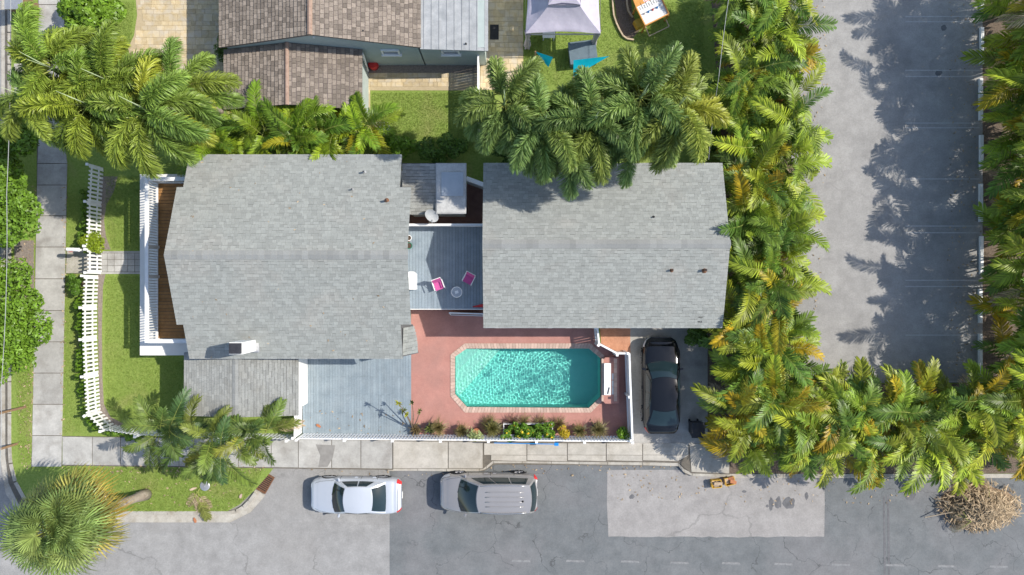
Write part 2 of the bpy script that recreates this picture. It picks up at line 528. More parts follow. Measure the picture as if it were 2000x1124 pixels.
rd = MB().sheet([(-400, W(0, 905)[1]), (W(760, 0)[0], W(0, 905)[1]), (W(760, 0)[0], -60), (-400, -60)], -0.125)
road_w = struct(rd.build('road', 'asphalt_light'))
rd = MB().sheet([(W(760, 0)[0], W(0, 890)[1]), (400, W(0, 890)[1]), (400, -60), (W(760, 0)[0], -60)], -0.125)
struct(rd.build('road', 'asphalt_dark'))
rng_edge = lambda x0, x1, y, n, a: [(x0 + (x1 - x0) * i / n, y + random.uniform(-a, a)) for i in range(n + 1)]
edge = rng_edge(1187, 1612, 920, 4, 1) + [(1613, 985), (1612, 1052)] + rng_edge(1612, 1189, 1051, 30, 1.3) + [(1186, 985)]
struct(MB().sheet(P2(*edge), -0.121).build('road_patch', 'asphalt_patch'))
edge = [(585, 925), (760, 927)] + [(760 + random.uniform(-1.5, 1.5), 927 + 8 * i) for i in range(1, 11)] + [(740, 1003), (590, 1000)]
struct(MB().sheet(P2(*edge), -0.121).build('road_patch', 'asphalt_light'))
# long sealed joints and old cracks of the dark road
for k, (x0, x1) in enumerate(((1727, 1731), (1735, 1739))):
    struct(MB().sheet(P2((x0, 970), (x1, 970), (x1 + 2, 1130), (x0 + 2, 1130)), -0.1205).build('road_seam', 'oil_stain'))
# dashed worn centre line
for i in range(11):
    x = 1000 + 104 * i + random.uniform(-6, 6)
    y = 1096 + 0.013 * (x - 1100) + random.uniform(-1, 1)
    struct(MB().sheet(P2((x, y), (x + 34, y + 1), (x + 36, y + 5), (x - 1, y + 4)), -0.117).build('lane_mark', 'line_worn'))
for (x, y, rx, ry) in ((1508, 985, 5, 14), (1522, 984, 7, 12), (1543, 985, 12, 13), (1577, 970, 4, 9), (1782, 968, 10, 13), (1235, 972, 5, 5), (1500, 990, 3, 3), (1455, 962, 4, 3)):
    pts = []
    for k in range(16):
        a = 2 * PI * k / 16
        f = random.uniform(0.75, 1.15)
        pts.append((x + rx * f * math.cos(a), y + ry * f * math.sin(a)))
    struct(MB().sheet(P2(*pts), -0.1165 + random.uniform(0, 0.001)).build('oil_stain', 'oil_stain'))
# left street
struct(MB().sheet([(-60, -9), (W(22, 0)[0], W(0, 905)[1] + 0.01), (W(22, 0)[0], 60), (-60, 60)], -0.122).build('street', 'asphalt_light'))

def slabs(name, polys, mat, base_mat='concrete_joint', z=0.03, base=None):
    """pavement: a joint-coloured bed with one slab per piece"""
    pr = None
    if base is not None:
        pr = struct(MB().prism(base, -0.05, z - 0.02).build(name, base_mat))
    for p in polys:
        cx = sum(q[0] for q in p) / len(p)
        cy = sum(q[1] for q in p) / len(p)
        dz = random.uniform(-0.003, 0.003)
        q = []
        for (x, y) in p:
            d = math.hypot(x - cx, y - cy)
            q.append((x - (x - cx) / d * 0.010, y - (y - cy) / d * 0.010))
        o = MB().prism(q, z - 0.04, z + dz).build('slab', mat, pr)
    return pr

# kerbs and gutters on the left street
kb = struct(MB().prism(P2((0, -60), (8, -60), (8, 900), (22, 950), (45, 985), (30, 1000), (8, 965), (-2, 900)), -0.15, -0.098).build('gutter', 'kerb_concrete'))
kpts = [(22, y) for y in range(-60, 880, 62)] + [(24, 905), (33, 940), (52, 975), (85, 1003)]
kerb = struct(MB().prism(P2((8, -60), (24, -60), (25, 880), (30, 930), (50, 968), (70, 990), (58, 1000), (34, 985), (15, 945), (9, 890)), -0.14, -0.06).build('kerb', 'concrete_joint'))
for i in range(len(kpts) - 1):
    (x0, y0), (x1, y1) = kpts[i], kpts[i + 1]
    d = Vector((x1 - x0, y1 - y0)).normalized()
    nx, ny = -d.y, d.x
    q = [(x0 + d.x, y0 + d.y), (x1 - d.x, y1 - d.y), (x1 + nx * 7 - d.x, y1 + ny * 7 - d.y), (x0 + nx * 7 + d.x, y0 + ny * 7 + d.y)]
    MB().prism(P2(*q), -0.10, 0.015).build('kerb_stone', 'kerb_concrete', kerb)
# bottom lawn's kerb with its curve to the drain
kpts = [(225, 1006), (300, 1006), (327, 1006), (385, 1006), (444, 1006), (462, 1003), (478, 994), (490, 982), (502, 966)]
kerb = struct(MB().prism(P2((225, 1002), (440, 1002), (470, 990), (500, 955), (516, 970), (488, 1002), (448, 1022), (225, 1022)), -0.15, -0.09).build('kerb', 'kerb_concrete'))
for i in range(len(kpts) - 1):
    (x0, y0), (x1, y1) = kpts[i], kpts[i + 1]
    d = Vector((x1 - x0, y1 - y0)).normalized()
    nx, ny = -d.y, d.x
    q = [(x0 + d.x * .4, y0 + d.y * .4), (x1 - d.x * .4, y1 - d.y * .4), (x1 - nx * 7, y1 - ny * 7), (x0 - nx * 7, y0 - ny * 7)]
    MB().prism(P2(*q), -0.12, 0.01).build('kerb_stone', 'kerb_concrete', kerb)
# kerb in front of the driveway apron
kerb = struct(MB().prism(P2((755, 913), (938, 914), (962, 900), (1330, 903), (1345, 921), (1420, 926), (1420, 931), (1340, 928), (1325, 911), (966, 908), (945, 921), (755, 919)), -0.14, -0.03).build('kerb', 'concrete_joint'))
kp = [(757, 914), (815, 914), (872, 915), (936, 915), (950, 910), (964, 899), (1020, 899), (1077, 900), (1131, 901), (1187, 902), (1255, 903), (1325, 905), (1336, 917), (1352, 924), (1420, 926)]
for i in range(len(kp) - 1):
    (x0, y0), (x1, y1) = kp[i], kp[i + 1]
    MB().prism(P2((x0 + .4, y0), (x1 - .4, y1), (x1 - .4, y1 + 6), (x0 + .4, y0 + 6)), -0.12, 0.0 + 0.001 * (i % 3)).build('kerb_stone', 'kerb_concrete', kerb)
hk = struct(MB().prism(P2((1420, 926), (3000, 926), (3000, 934), (1420, 934)), -0.15, 0.0).build('kerb', 'kerb_concrete'))

# left sidewalk
ys = [-50, 10, 72, 128]
base = P2((75, -60), (124, -60), (128, 125), (128, 300), (131, 360), (121, 852), (121, 911), (61, 911), (64, 850), (72, 360), (73, 125))
polys = []
lx = lambda y: 76 if y < 300 else 73 - (y - 360) * 0.019
rx = lambda y: 126 if y < 300 else 131 - (y - 360) * 0.019
for a, b in zip([-55, 10, 72, 135, 200, 262, 320, 362, 422, 483, 545, 607, 668, 729, 790, 851], [10, 72, 135, 200, 262, 320, 362, 422, 483, 545, 607, 668, 729, 790, 851, 912]):
    polys.append(P2((lx(a), a + .4), (rx(a), a + .4), (rx(b), b - .4), (lx(b), b - .4)))
slabs('sidewalk', polys, 'concrete', base=base)
# the neighbour's drive apron over the verge
struct(MB().prism(P2((28, 125), (74, 125), (74, 200), (30, 205)), -0.05, 0.024).build('drive_apron', 'concrete_cream'))
# bottom sidewalk
xs = [122, 181, 236, 293, 350, 408, 466, 530, 583, 648, 705, 767]
polys = [P2((a + .4, 853 + (a - 120) * 0.012), (b - .4, 853 + (b - 120) * 0.012), (b - .4, 908 + (b - 120) * 0.012), (a + .4, 908 + (a - 120) * 0.012)) for a, b in zip(xs[:-1], xs[1:])]
slabs('sidewalk', polys, 'concrete', base=P2((122, 852), (768, 861), (768, 918), (122, 910)))
slabs('drive_apron', [P2((768, 862), (875, 863), (875, 915), (768, 915)), P2((876, 863), (943, 864), (943, 915), (876, 915))], 'concrete_cream', base=P2((767, 861), (944, 863), (944, 916), (767, 916)))
xs = [945, 1029, 1108, 1184, 1255, 1345]
polys = []
for a, b in zip(xs[:-1], xs[1:]):
    polys.append(P2((a + .4, 866), (b - .4, 866), (b - .4, 889), (a + .4, 888.5)))
    polys.append(P2((a + (14 if a == 945 else .4), 889), (b - .4, 889.6), (b - (22 if b == 1345 else .4), 901), (a + (14 if a == 945 else .4), 899)))
polys.append(P2((1346, 866), (1424, 867), (1424, 925), (1350, 922)))
slabs('sidewalk', polys, 'concrete_cream', base=P2((944, 863), (1425, 865), (1425, 927), (1350, 925), (1325, 904), (962, 901), (944, 916)))
struct(MB().prism(P2((617, 868), (655, 870), (650, 895), (640, 912), (622, 912), (626, 890)), 0.0, 0.0385).build('sidewalk_repair', 'repair_concrete'))
struct(MB().prism(P2((594, 848), (1232, 852), (1232, 868), (594, 862)), -0.03, 0.006).build('fence_footing', 'concrete_cream'))
# front walk: small squares
base = P2((196, 491), (278, 491), (278, 535), (196, 535))
polys = []
for i in range(6):
    for j in range(3):
        x0, y0 = 197 + i * 13.3, 495 + j * 12.2
        polys.append(P2((x0, y0), (x0 + 13, y0), (x0 + 13, y0 + 12), (x0, y0 + 12)))
polys += [P2((196, 491), (278, 491), (278, 494.5), (196, 494.5)), P2((196, 532), (278, 532), (278, 535.5), (196, 535.5))]
slabs('front_walk', polys, 'concrete', base=base, z=0.02)
slabs('front_walk', [P2((131, 491), (190, 491), (190, 534), (129, 534))], 'concrete_cream', base=P2((130, 490), (195, 490), (195, 535), (128, 535)), z=0.02)
# beds of mulch along the picket fence
def bed(name, pts, mat, z=0.004):
    return struct(MB().prism(P2(*pts), -0.02, z).build(name, mat))
bed('mulch_bed', [(196, 345), (230, 345), (222, 375), (208, 400), (203, 430), (207, 462), (216, 488), (196, 488)], 'mulch_grey')
bed('mulch_bed', [(190, 536), (206, 536), (201, 560), (199, 640), (200, 740), (203, 790), (216, 815), (245, 830), (290, 836), (290, 850), (222, 842), (194, 806)], 'mulch_grey')
bed('dirt_patch', [(28, 470), (66, 470), (66, 560), (60, 660), (30, 640)], 'mulch_grey', 0.002)
bed('mulch_bed', [(1200, 0), (1230, -20), (1236, 30), (1250, 60), (1232, 78), (1216, 68), (1204, 40)], 'mulch')
bed('red_gravel', [(1172, 641), (1231, 641), (1231, 690), (1210, 690), (1174, 672)], 'red_ground', 0.02)
bed('soil_bed', [(1385, -60), (1545, -60), (1545, 700), (1560, 750), (2060, 750), (2060, 925), (1425, 925), (1378, 860), (1378, 640), (1415, 640), (1412, 320)], 'mulch', 0.002)
bed('soil_bed', [(1918, -60), (2300, -60), (2300, 755), (1918, 755)], 'mulch', 0.002)
# driveway beside the pool fence
struct(MB().prism(P2((1228, 640), (1382, 640), (1382, 868), (1228, 868)), -0.05, 0.012).build('driveway', 'driveway_concrete'))
# parking lot
lot = struct(MB().prism(P2((1546, -500), (1919, -500), (1919, 748), (1562, 748), (1546, 700)), -0.05, 0.010).build('parking_lot', 'asphalt_lot'))
for y in (-62, -50, 33, 43, 138, 150, 241, 250, 350, 442, 455, 548, 560, 655):
    MB().sheet(P2((1768, y - 1.1), (1913, y - 1.1), (1913, y + 1.1), (1768, y + 1.1)), 0.0145).build('parking_line', 'line_paint', lot)
MB().sheet(P2((1728, 744), (1913, 744), (1913, 746.5), (1728, 746.5)), 0.0145).build('parking_line', 'line_paint', lot)
for (x, y, r_) in ((1843, 55, 6), (1833, 143, 7)):
    pts = [(x + r_ * random.uniform(.7, 1.1) * math.cos(k * PI / 6), y + r_ * random.uniform(.7, 1.1) * math.sin(k * PI / 6)) for k in range(12)]
    MB().sheet(P2(*pts), 0.0142).build('oil_stain', 'oil_stain', lot)
wplaces = ['topmost in view', 'second down', 'third down', 'fourth down', 'fifth down', 'sixth down', 'seventh down', 'lowest']
for i, (x, y0, y1) in enumerate(((1916, -30, 20), (1916, 55, 126), (1914, 155, 236), (1915, 265, 330), (1914, 360, 434), (1915, 462, 536), (1913, 565, 631), (1913, 652, 735))):
    a, b = W(x, y0), W(x, y1)
    w = MB()
    for s0, s1 in (((a.y + b.y) / 2, abs(a.y - b.y)),):
        L2 = s1 / 2
        prof = [(-0.09, 0.012), (-0.075, 0.12), (0.075, 0.12), (0.09, 0.012)]
        vs = [(a.x + p[0], s0 - L2 + e, p[1]) for e in (0, s1) for p in prof]
        w.add(vs, [(0, 1, 2, 3), (7, 6, 5, 4), (0, 4, 5, 1), (1, 5, 6, 2), (2, 6, 7, 3), (3, 7, 4, 0)])
    tag(w.build('wheel_stop', 'white_paint'), 'white concrete wheel stop along the right hedge, ' + wplaces[i], 'wheel stop', 'wheel stops of the parking lot')

# pavers of the neighbour's driveway and patio
def pavers(name, outline, x0, x1, y0, y1, mat='travertine', bmat='travertine_base', z=0.02):
    poly = P2(*outline)
    pr = struct(MB().prism(poly, -0.05, z - 0.012).build(name, bmat))
    y = y0
    while y < y1:
        h = 9.0 if random.random() < 0.6 else 14.0
        x = x0 - random.uniform(0, 12)
        while x < x1:
            w = random.choice((9.0, 14.0, 18.0))
            xa, xb, ya, yb = max(x, x0), min(x + w, x1), y, min(y + h, y1)
            if xb - xa > 2 and yb - ya > 2 and all(inside(W(q[0], q[1])[:2], poly) for q in ((xa + 1, ya + 1), (xb - 1, ya + 1), (xa + 1, yb - 1), (xb - 1, yb - 1))):
                c = W((xa + xb) / 2, (ya + yb) / 2)
                block('paver', mat, (c.x, c.y, z - 0.02 + random.uniform(0, 0.004)), ((xb - xa) / PXM - 0.014, (yb - ya) / PXM - 0.014, 0.04), pr)
            x += w
        y += h
    return pr
pavers('paver_driveway', [(262, -40), (268, 30), (262, 70), (250, 95), (280, 180), (438, 180), (438, -40)], 246, 437, -40, 180)
pavers('paver_path', [(707, 143), (936, 143), (936, 177), (723, 177), (723, 215), (707, 215)], 707, 936, 143, 215)
pavers('paver_patio', [(938, -40), (1022, -40), (1022, 176), (938, 176)], 938, 1022, -40, 176)
struct(MB().prism(P2((707, 128), (936, 128), (936, 143), (707, 143)), -0.03, 0.006).build('path_edge', 'mulch_grey'))

# ---------------------------------------------------------------- pool
pdk = P2((803, 606), (1165, 606), (1165, 640), (1172, 670), (1207, 690), (1228, 690), (1228, 853), (803, 853))
struct(MB().prism(pdk, -0.05, 0.02, holes=[[tuple(p) for p in POOL]]).build('pool_deck', 'salmon_deck'))
pool = struct(bpy.data.objects.new('pool', None))
COL.objects.link(pool)
# basin: walls and sloping floor
vs, fs = [], []
nP = len(POOL)
depth = lambda x: -1.05 - 0.45 * max(0, min(1, (x - W(960, 0).x) / 4.2))
for (x, y) in POOL:
    vs.append((x, y, 0.0))
for (x, y) in POOL:
    vs.append((x, y, depth(x)))
for i in range(nP):
    j = (i + 1) % nP
    fs.append((i, j, nP + j, nP + i))
fs.append(tuple(range(nP, 2 * nP)))
MB().add(vs, fs).build('basin', 'pool_plaster', pool)
# corner steps, upper left of the pool
for k, (d, z) in enumerate(((1.0, -0.30), (1.9, -0.58), (2.6, -0.86))):
    a, b_, c_ = W(889, 697), W(912, 681), None
    p = [W(889, 697 + 34 * d), W(889, 697), W(912, 681), W(912 + 26 * d, 681)]
    MB().prism([(q.x + (0.003 if i < 2 else 0), q.y - (0.003 if i > 1 else 0)) for i, q in enumerate(p)][::-1], -1.3, z - 0.02).build('step', 'pool_step', pool)
# coping stones round the rim
cp = []
for i in range(8):
    j = (i + 1) % 8
    A, B = Vector(POOL[i]), Vector(POOL[j])
    C, D = Vector(COPE[i]), Vector(COPE[j])
    n = max(2, int(round((B - A).length / 0.15)))
    for k in range(n):
        t0, t1 = (k + 0.04) / n, (k + 0.96) / n
        q = [A.lerp(B, t0), A.lerp(B, t1), C.lerp(D, t1), C.lerp(D, t0)]
        MB().prism([tuple(v) for v in q], -0.02, 0.045 + random.uniform(-0.003, 0.003)).build('coping_stone', 'coping_stone', pool)
MB().prism(COPE, -0.03, 0.03, holes=[POOL]).build('coping_bed', 'courtyard_brick', pool)
# water: real ripples
x0, x1, y0, y1 = POOL[0][0], POOL[3][0], POOL[5][1], POOL[1][1]
nx, ny = 330, 138
vs, fs = [], []
gx_, gy_ = np.meshgrid(np.linspace(x0, x1, nx + 1), np.linspace(y0, y1, ny + 1))
gz_ = np.zeros_like(gx_)
rgw = np.random.default_rng(17)
for _ in range(26):
    a_, lam, p_ = rgw.uniform(0, 2 * PI), rgw.uniform(.10, .26), rgw.uniform(0, 2 * PI)
    k_ = 2 * PI / lam
    gz_ += .0085 / k_ * np.sin(k_ * (gx_ * math.cos(a_) + gy_ * math.sin(a_)) + p_ + .6 * np.sin(gx_ * 1.7 + gy_ * 1.3 + p_))
sx_, sy_ = W(1118, 737).x, W(1118, 737).y
rr_ = np.hypot(gx_ - sx_, gy_ - sy_)
for lam, am in ((.12, .032), (.16, .036), (.22, .028)):
    k_ = 2 * PI / lam
    gz_ += am / k_ * np.exp(-rr_ / 2.6) * np.sin(k_ * rr_ + 1.3 * np.sin(gx_ * 3.1) + 1.1 * np.sin(gy_ * 3.7 + gx_))
vs = [(float(gx_[j, i]), float(gy_[j, i]), -0.10 + float(gz_[j, i])) for j in range(ny + 1) for i in range(nx + 1)]
for j in range(ny):
    for i in range(nx):
        a = j * (nx + 1) + i
        cx, cy = (vs[a][0] + vs[a + 1][0]) / 2, (vs[a][1] + vs[a + nx + 1][1]) / 2
        if inside((cx, cy), COPE):
            fs.append((a, a + 1, a + nx + 2, a + nx + 1))
wt = MB().add(vs, fs).build('pool_water', 'pool_water', None, smooth=True)
struct(wt)
wt.cycles.is_caustics_caster = True
for o in pool.children:
    if o.name.split('.')[0] in ('basin', 'step'):
        o.cycles.is_caustics_receiver = True
# raised fountain ledge on the pool's far end
fl = thing('pool_fountain', W(1190, 740, 0.02), 'raised salmon fountain ledge with white spillway box at the pool end', 'fountain')
c0 = [W(1174, 704), W(1180, 697), W(1206, 697), W(1206, 786), W(1180, 786), W(1174, 780)]
MB().prism([(q.x, q.y) for q in c0][::-1], 0.0, 0.42).build('ledge', 'salmon_deck', fl)
for k in range(9):
    y = 701 + k * 9.3
    a, b_ = W(1199, y, .45), W(1205, y + 8.8, .45)
    block('cap_stone', 'coping_stone', ((a.x + b_.x) / 2, (a.y + b_.y) / 2, 0.44), (b_.x - a.x, a.y - b_.y, 0.04), fl)
    a, b_ = W(1175, y, .45), W(1179, y + 8.8, .45)
    block('cap_stone', 'coping_stone', ((a.x + b_.x) / 2, (a.y + b_.y) / 2, 0.44), (b_.x - a.x, a.y - b_.y, 0.04), fl)
a, b_ = W(1180, 710, .6), W(1193, 772, .6)
sb = MB().box(((a.x + b_.x) / 2, (a.y + b_.y) / 2, 0.53), (b_.x - a.x, a.y - b_.y, 0.2)).build('spillway_box', 'white_paint', fl)
for y0_, y1_ in ((730, 742), (744, 756), (757, 771)):
    a, b_ = W(1195.2, y0_, .48), W(1198.5, y1_, .48)
    block('glass_tile', 'membrane_blue', ((a.x + b_.x) / 2, (a.y + b_.y) / 2, 0.445), (b_.x - a.x, a.y - b_.y, 0.05), fl)
MB().bar(W(1190, 757, .64), W(1187, 770, .64), 0.05, 0.03).build('nozzle', 'dark_metal', fl)

# ---------------------------------------------------------------- roofs
WEDGE = {}
def wedge_mesh(mat, t):
    if mat not in WEDGE:
        v = [(0,0,0),(1,0,0),(1,1,0),(0,1,0),(0,0,t),(1,0,t),(1,1,0.006),(0,1,0.006)]
        WEDGE[mat] = MB().add(v, [(4,5,6,7),(0,1,5,4),(1,2,6,5),(0,4,7,3)]).mesh('shingle_' + mat, mat)
    return WEDGE[mat]

class Shingler:
    """lays overlapping tabs course by course; the first ones are pieces of their own, the rest one mass"""
    def __init__(self, roof, mat, quota, course=0.135, tab=(0.10, 0.30), thick=0.024, name='shingle', jitter=0.008, cover=0.93):
        self.roof, self.mat, self.quota, self.course, self.tab, self.t = roof, mat, quota, course, tab, thick
        self.mb = MB()
        self.name, self.j, self.cover = name, jitter, cover
    def slope(self, O, U, V, vlen, urange, single=True):
        O, U, V = Vector(O), Vector(U).normalized(), Vector(V).normalized()
        Nn = U.cross(V)
        if Nn.z < 0:
            Nn = -Nn
        n = int(vlen / self.course)
        c = vlen / n
        for r in range(n):
            row = n - 1 - r                         # from the ridge down
            va = row * c
            u0, u1 = urange(va + c / 2)
            u = u0
            first = True
            while u < u1 - 0.02:
                w = random.uniform(*self.tab)
                if first:
                    w *= random.uniform(0.4, 1)
                    first = False
                ub = min(u + w, u1)
                if u1 - ub < 0.06:
                    ub = u1
                p = O + U * u + V * (va - 0.012 + random.uniform(-self.j, self.j)) + Nn * random.uniform(0, 0.006)
                du, dv = U * (ub - u - (0.004 if self.cover > .9 else .012)), V * (c * self.cover)
                if single and self.quota > 0:
                    self.quota -= 1
                    M = Matrix(((du.x, dv.x, Nn.x, p.x), (du.y, dv.y, Nn.y, p.y), (du.z, dv.z, Nn.z, p.z), (0, 0, 0, 1)))
                    link(self.name, wedge_mesh(self.mat, self.t), self.roof, M)
                else:
                    t0 = Nn * self.t
                    t1 = Nn * 0.006
                    self.mb.add([p, p + du, p + du + dv, p + dv, p + t0, p + du + t0, p + du + dv + t1, p + dv + t1],
                                [(4,5,6,7),(0,1,5,4),(1,2,6,5),(0,4,7,3)])
                u = ub
    def ridge(self, a, b, wid, dz, name='ridge_cap', piece=0.26):
        a, b = Vector(a), Vector(b)
        d = (b - a)
        L = d.length
        d.normalize()
        s = Vector((-d.y, d.x, 0))
        n = int(L / piece)
        for i in range(n):
            p = a + d * (L * i / n)
            q = a + d * (L * (i + 1.08) / n)
            up = Vector((0, 0, 0.030))
            lo = Vector((0, 0, 0.018))
            vs = []
            for e, h in ((p, lo), (q, up)):
                vs += [e + s * wid + Vector((0, 0, -dz)) + h, e + h, e - s * wid + Vector((0, 0, -dz)) + h]
            MB().add(vs, [(0, 1, 4, 3), (1, 2, 5, 4), (3, 4, 5), (0, 3, 5, 2)]).build(name, 'ridge_grey', self.roof)
    def finish(self):
        if self.mb.f:
            self.mb.build(self.name + 's', self.mat, self.roof, kind='stuff')

def slope_slab(mb, corners, t=0.10):
    """corners: eave a, eave b, top b, top a; a board below the shingles"""
    c = [Vector(p) for p in corners]
    d = Vector((0, 0, -t))
    vs = c + [p + d for p in c]
    mb.add(vs, [(0,1,2,3),(7,6,5,4),(0,4,5,1),(1,5,6,2),(2,6,7,3),(3,7,4,0)])

def vent_pipe(parent, p, r=0.04, h=0.3, mat='steel', name='vent_pipe'):
    v = MB().tube([Vector(p) - Vector((0, 0, .1)), Vector(p) + Vector((0, 0, h))], r, 10)
    v.lathe((p[0], p[1], p[2] - 0.03), [(r * 2.4, 0), (r * 2.0, 0.05), (r * 1.1, 0.09)], 10)
    o = v.build(name, mat, parent)
    MB().lathe((p[0], p[1], p[2] + h + 0.001), [(r * .8, 0), (r * .8, 0.004)], 10).build('pipe_mouth', 'black_rubber', o)
    return o

def window(parent, c, w, h, axis, mat='white_paint', name='window'):
    """axis: outward normal 'x+','x-','y+','y-'"""
    c = Vector(c)
    nrm = {'x+': Vector((1,0,0)), 'x-': Vector((-1,0,0)), 'y+': Vector((0,1,0)), 'y-': Vector((0,-1,0))}[axis]
    s = Vector((abs(nrm.y), abs(nrm.x), 0))
    m = MB()
    for sg in (-1, 1):
        m.box(c + s * sg * (w / 2) + nrm * .03, (s.x * .07 + abs(nrm.x) * .09, s.y * .07 + abs(nrm.y) * .09, h + .07))
        m.box(c + Vector((0, 0, sg * h / 2)) + nrm * .032, (s.x * (w - .07) + abs(nrm.x) * .09, s.y * (w - .07) + abs(nrm.y) * .09, .07))
    m.box(c + nrm * .02, (s.x * (w - .07) + abs(nrm.x) * .04, s.y * (w - .07) + abs(nrm.y) * .04, .04))
    f = m.build(name, mat, parent)
    MB().box(c + nrm * .008, (s.x * w + abs(nrm.x) * .012, s.y * w + abs(nrm.y) * .012, h)).build('pane', 'glass_window', f)
    MB().box(c + nrm * .06 + Vector((0, 0, -h / 2 - .06)), (s.x * (w + .2) + abs(nrm.x) * .14, s.y * (w + .2) + abs(nrm.y) * .14, .05)).build('sill', mat, f)
    return f

# ---------------------------------------------------------------- the front house (with porch)
H1 = thing('house', (-9.5, 1.4, 0), 'grey shingled house with white railed wooden porch at the left', 'house')
YR, ZR, YN, YS, ZE = 1.375, 4.7, 5.9, -3.15, 3.0
pr = [(-2.75, 0), (5.5, 0), (5.5, 2.98), (1.375, 4.5), (-2.75, 2.98)]
vs = [(-13.1, y, z) for y, z in pr] + [(-5.2, y, z) for y, z in pr]
wl = MB().add(vs, [(0,1,2,3,4), (9,8,7,6,5)] + [(i, i + 5, (i + 1) % 5 + 5, (i + 1) % 5) for i in range(5)]).build('wall', 'wall_white', H1)
d = MB().box((-13.13, 1.3, 2.2), (0.06, 0.95, 2.0)).build('door', 'wood_brown', H1)
MB().tube([(-13.20, 1.65, 2.15), (-13.20, 1.65, 2.30)], 0.015).build('handle', 'steel', d)
window(H1, (-13.11, 3.6, 2.3), 1.2, 1.1, 'x-')
window(H1, (-13.11, -0.9, 2.3), 1.2, 1.1, 'x-')
window(H1, (-7.5, 5.51, 1.8), 1.0, 1.0, 'y+')
rf = MB()
sl_ = (ZR - ZE) / (YN - YR)
zat = lambda y: ZR - abs(y - YR) * sl_
def qs(x0, x1, ya, yb):
    slope_slab(rf, [(x0, ya, zat(ya)), (x1, ya, zat(ya)), (x1, yb, zat(yb)), (x0, yb, zat(yb))])
qs(-14.34, -4.9, YN, 4.4); qs(-14.62, -4.42, 4.4, YR); qs(-14.62, -4.42, YR, -1.62); qs(-14.34, -4.86, -1.62, YS)
roof1 = rf.build('roof', 'roof_underlay', H1)
sh = Shingler(roof1, 'shingle_grey', 300)
vl = math.hypot(YN - YR, ZR - ZE)
Vn = Vector((0, -(YN - YR), ZR - ZE)).normalized()
Vs = Vector((0, (YN - YR), ZR - ZE)).normalized()
sh.slope((0, YN, ZE + .003), (1, 0, 0), Vn, vl, lambda v: (-14.36, -4.9) if YN + Vn.y * v > 4.4 else (-14.64, -4.40))
sh.slope((0, YS, ZE + .003), (1, 0, 0), Vs, vl, lambda v: (-14.36, -4.86) if YS + Vs.y * v < -1.62 else (-14.64, -4.40), single=False)
sh.ridge((-14.64, YR, ZR + .012), (-4.40, YR, ZR + .022), 0.19, 0.072)
sh.finish()
for (x0, x1, y) in ((-14.3, -4.94, YN), (-14.3, -4.9, YS)):
    MB().box(((x0 + x1) / 2, y + (0.012 if y > 0 else -0.012), ZE - 0.09), (x1 - x0, 0.03, 0.16)).build('fascia', 'white_paint', H1)
for (x, y, z, r_, h, mt) in ((713, 338, 3.2, .045, .26, 'steel'), (691, 372, 3.4, .035, .2, 'steel'), (757, 394, 3.6, .055, .28, 'rust_metal')):
    p = W(x, y, z)
    vent_pipe(roof1, (p.x, p.y, zat(p.y)), r_, h, mt)
# chimney
ch = MB().box((-11.58, -2.55, 3.86), (0.56, 0.50, 1.9)).build('chimney', 'white_paint', roof1)
MB().box((-11.58, -2.55, 4.86), (0.50, 0.44, 0.10)).build('chimney_cap', 'dark_metal', ch)
MB().box((-11.52, -2.55, 3.22), (0.72, 0.62, 0.12)).build('flashing', 'steel', ch)
# little lower roof at the pool side
rf2 = MB()
slope_slab(rf2, [W(817, 690, 2.5), W(787, 697, 2.62), W(783, 634, 2.75), W(806, 634, 2.65)], 0.08)
rs = rf2.build('side_roof', 'roof_underlay', H1)
s2 = Shingler(rs, 'shingle_grey', 0, name='shingle')
A0, B0 = W(816, 688, 2.53), W(785, 694, 2.66)
s2.slope(A0, (B0 - A0), W(802, 634, 2.72) - W(800, 690, 2.6), 1.25, lambda v: (0.22 * (v / 1.25) ** 2, 0.70))
s2.finish()
# lower roof on the front corner (old shingles, ridge running down the picture)
G = thing('side_shed', W(470, 755), 'low shingled wing roof below the chimney, ridge running toward the street', 'shed')
xl, xr_, xg, ya, yb, ze, zg = -14.9, -9.74, -12.41, -2.95, -5.83, 2.3, 2.75
MB().box(((xl + xr_) / 2, (ya + yb) / 2, 1.1), (xr_ - xl - 0.4, ya - yb - 0.4, 2.2)).build('wall', 'wall_white', G)
r2 = MB()
slope_slab(r2, [(xl, yb, ze), (xl, ya, ze), (xg, ya, zg), (xg, yb, zg)], .09)
slope_slab(r2, [(xr_, ya, ze), (xr_, yb, ze), (xg, yb, zg), (xg, ya, zg)], .09)
r2 = r2.build('roof', 'roof_underlay', G)
s3 = Shingler(r2, 'shingle_old', 300, course=0.125, tab=(0.2, 0.36))
s3.slope((xr_, ya, ze + .003), (0, -1, 0), (xg - xr_, 0, zg - ze), math.hypot(xg - xr_, zg - ze), lambda v: (0, ya - yb), single=True)
s3.slope((xl, yb, ze + .003), (0, 1, 0), (xg - xl, 0, zg - ze), math.hypot(xg - xl, zg - ze), lambda v: (0, ya - yb), single=False)
s3.ridge((xg, yb, zg + .01), (xg, ya, zg + .01), 0.14, 0.026)
s3.finish()

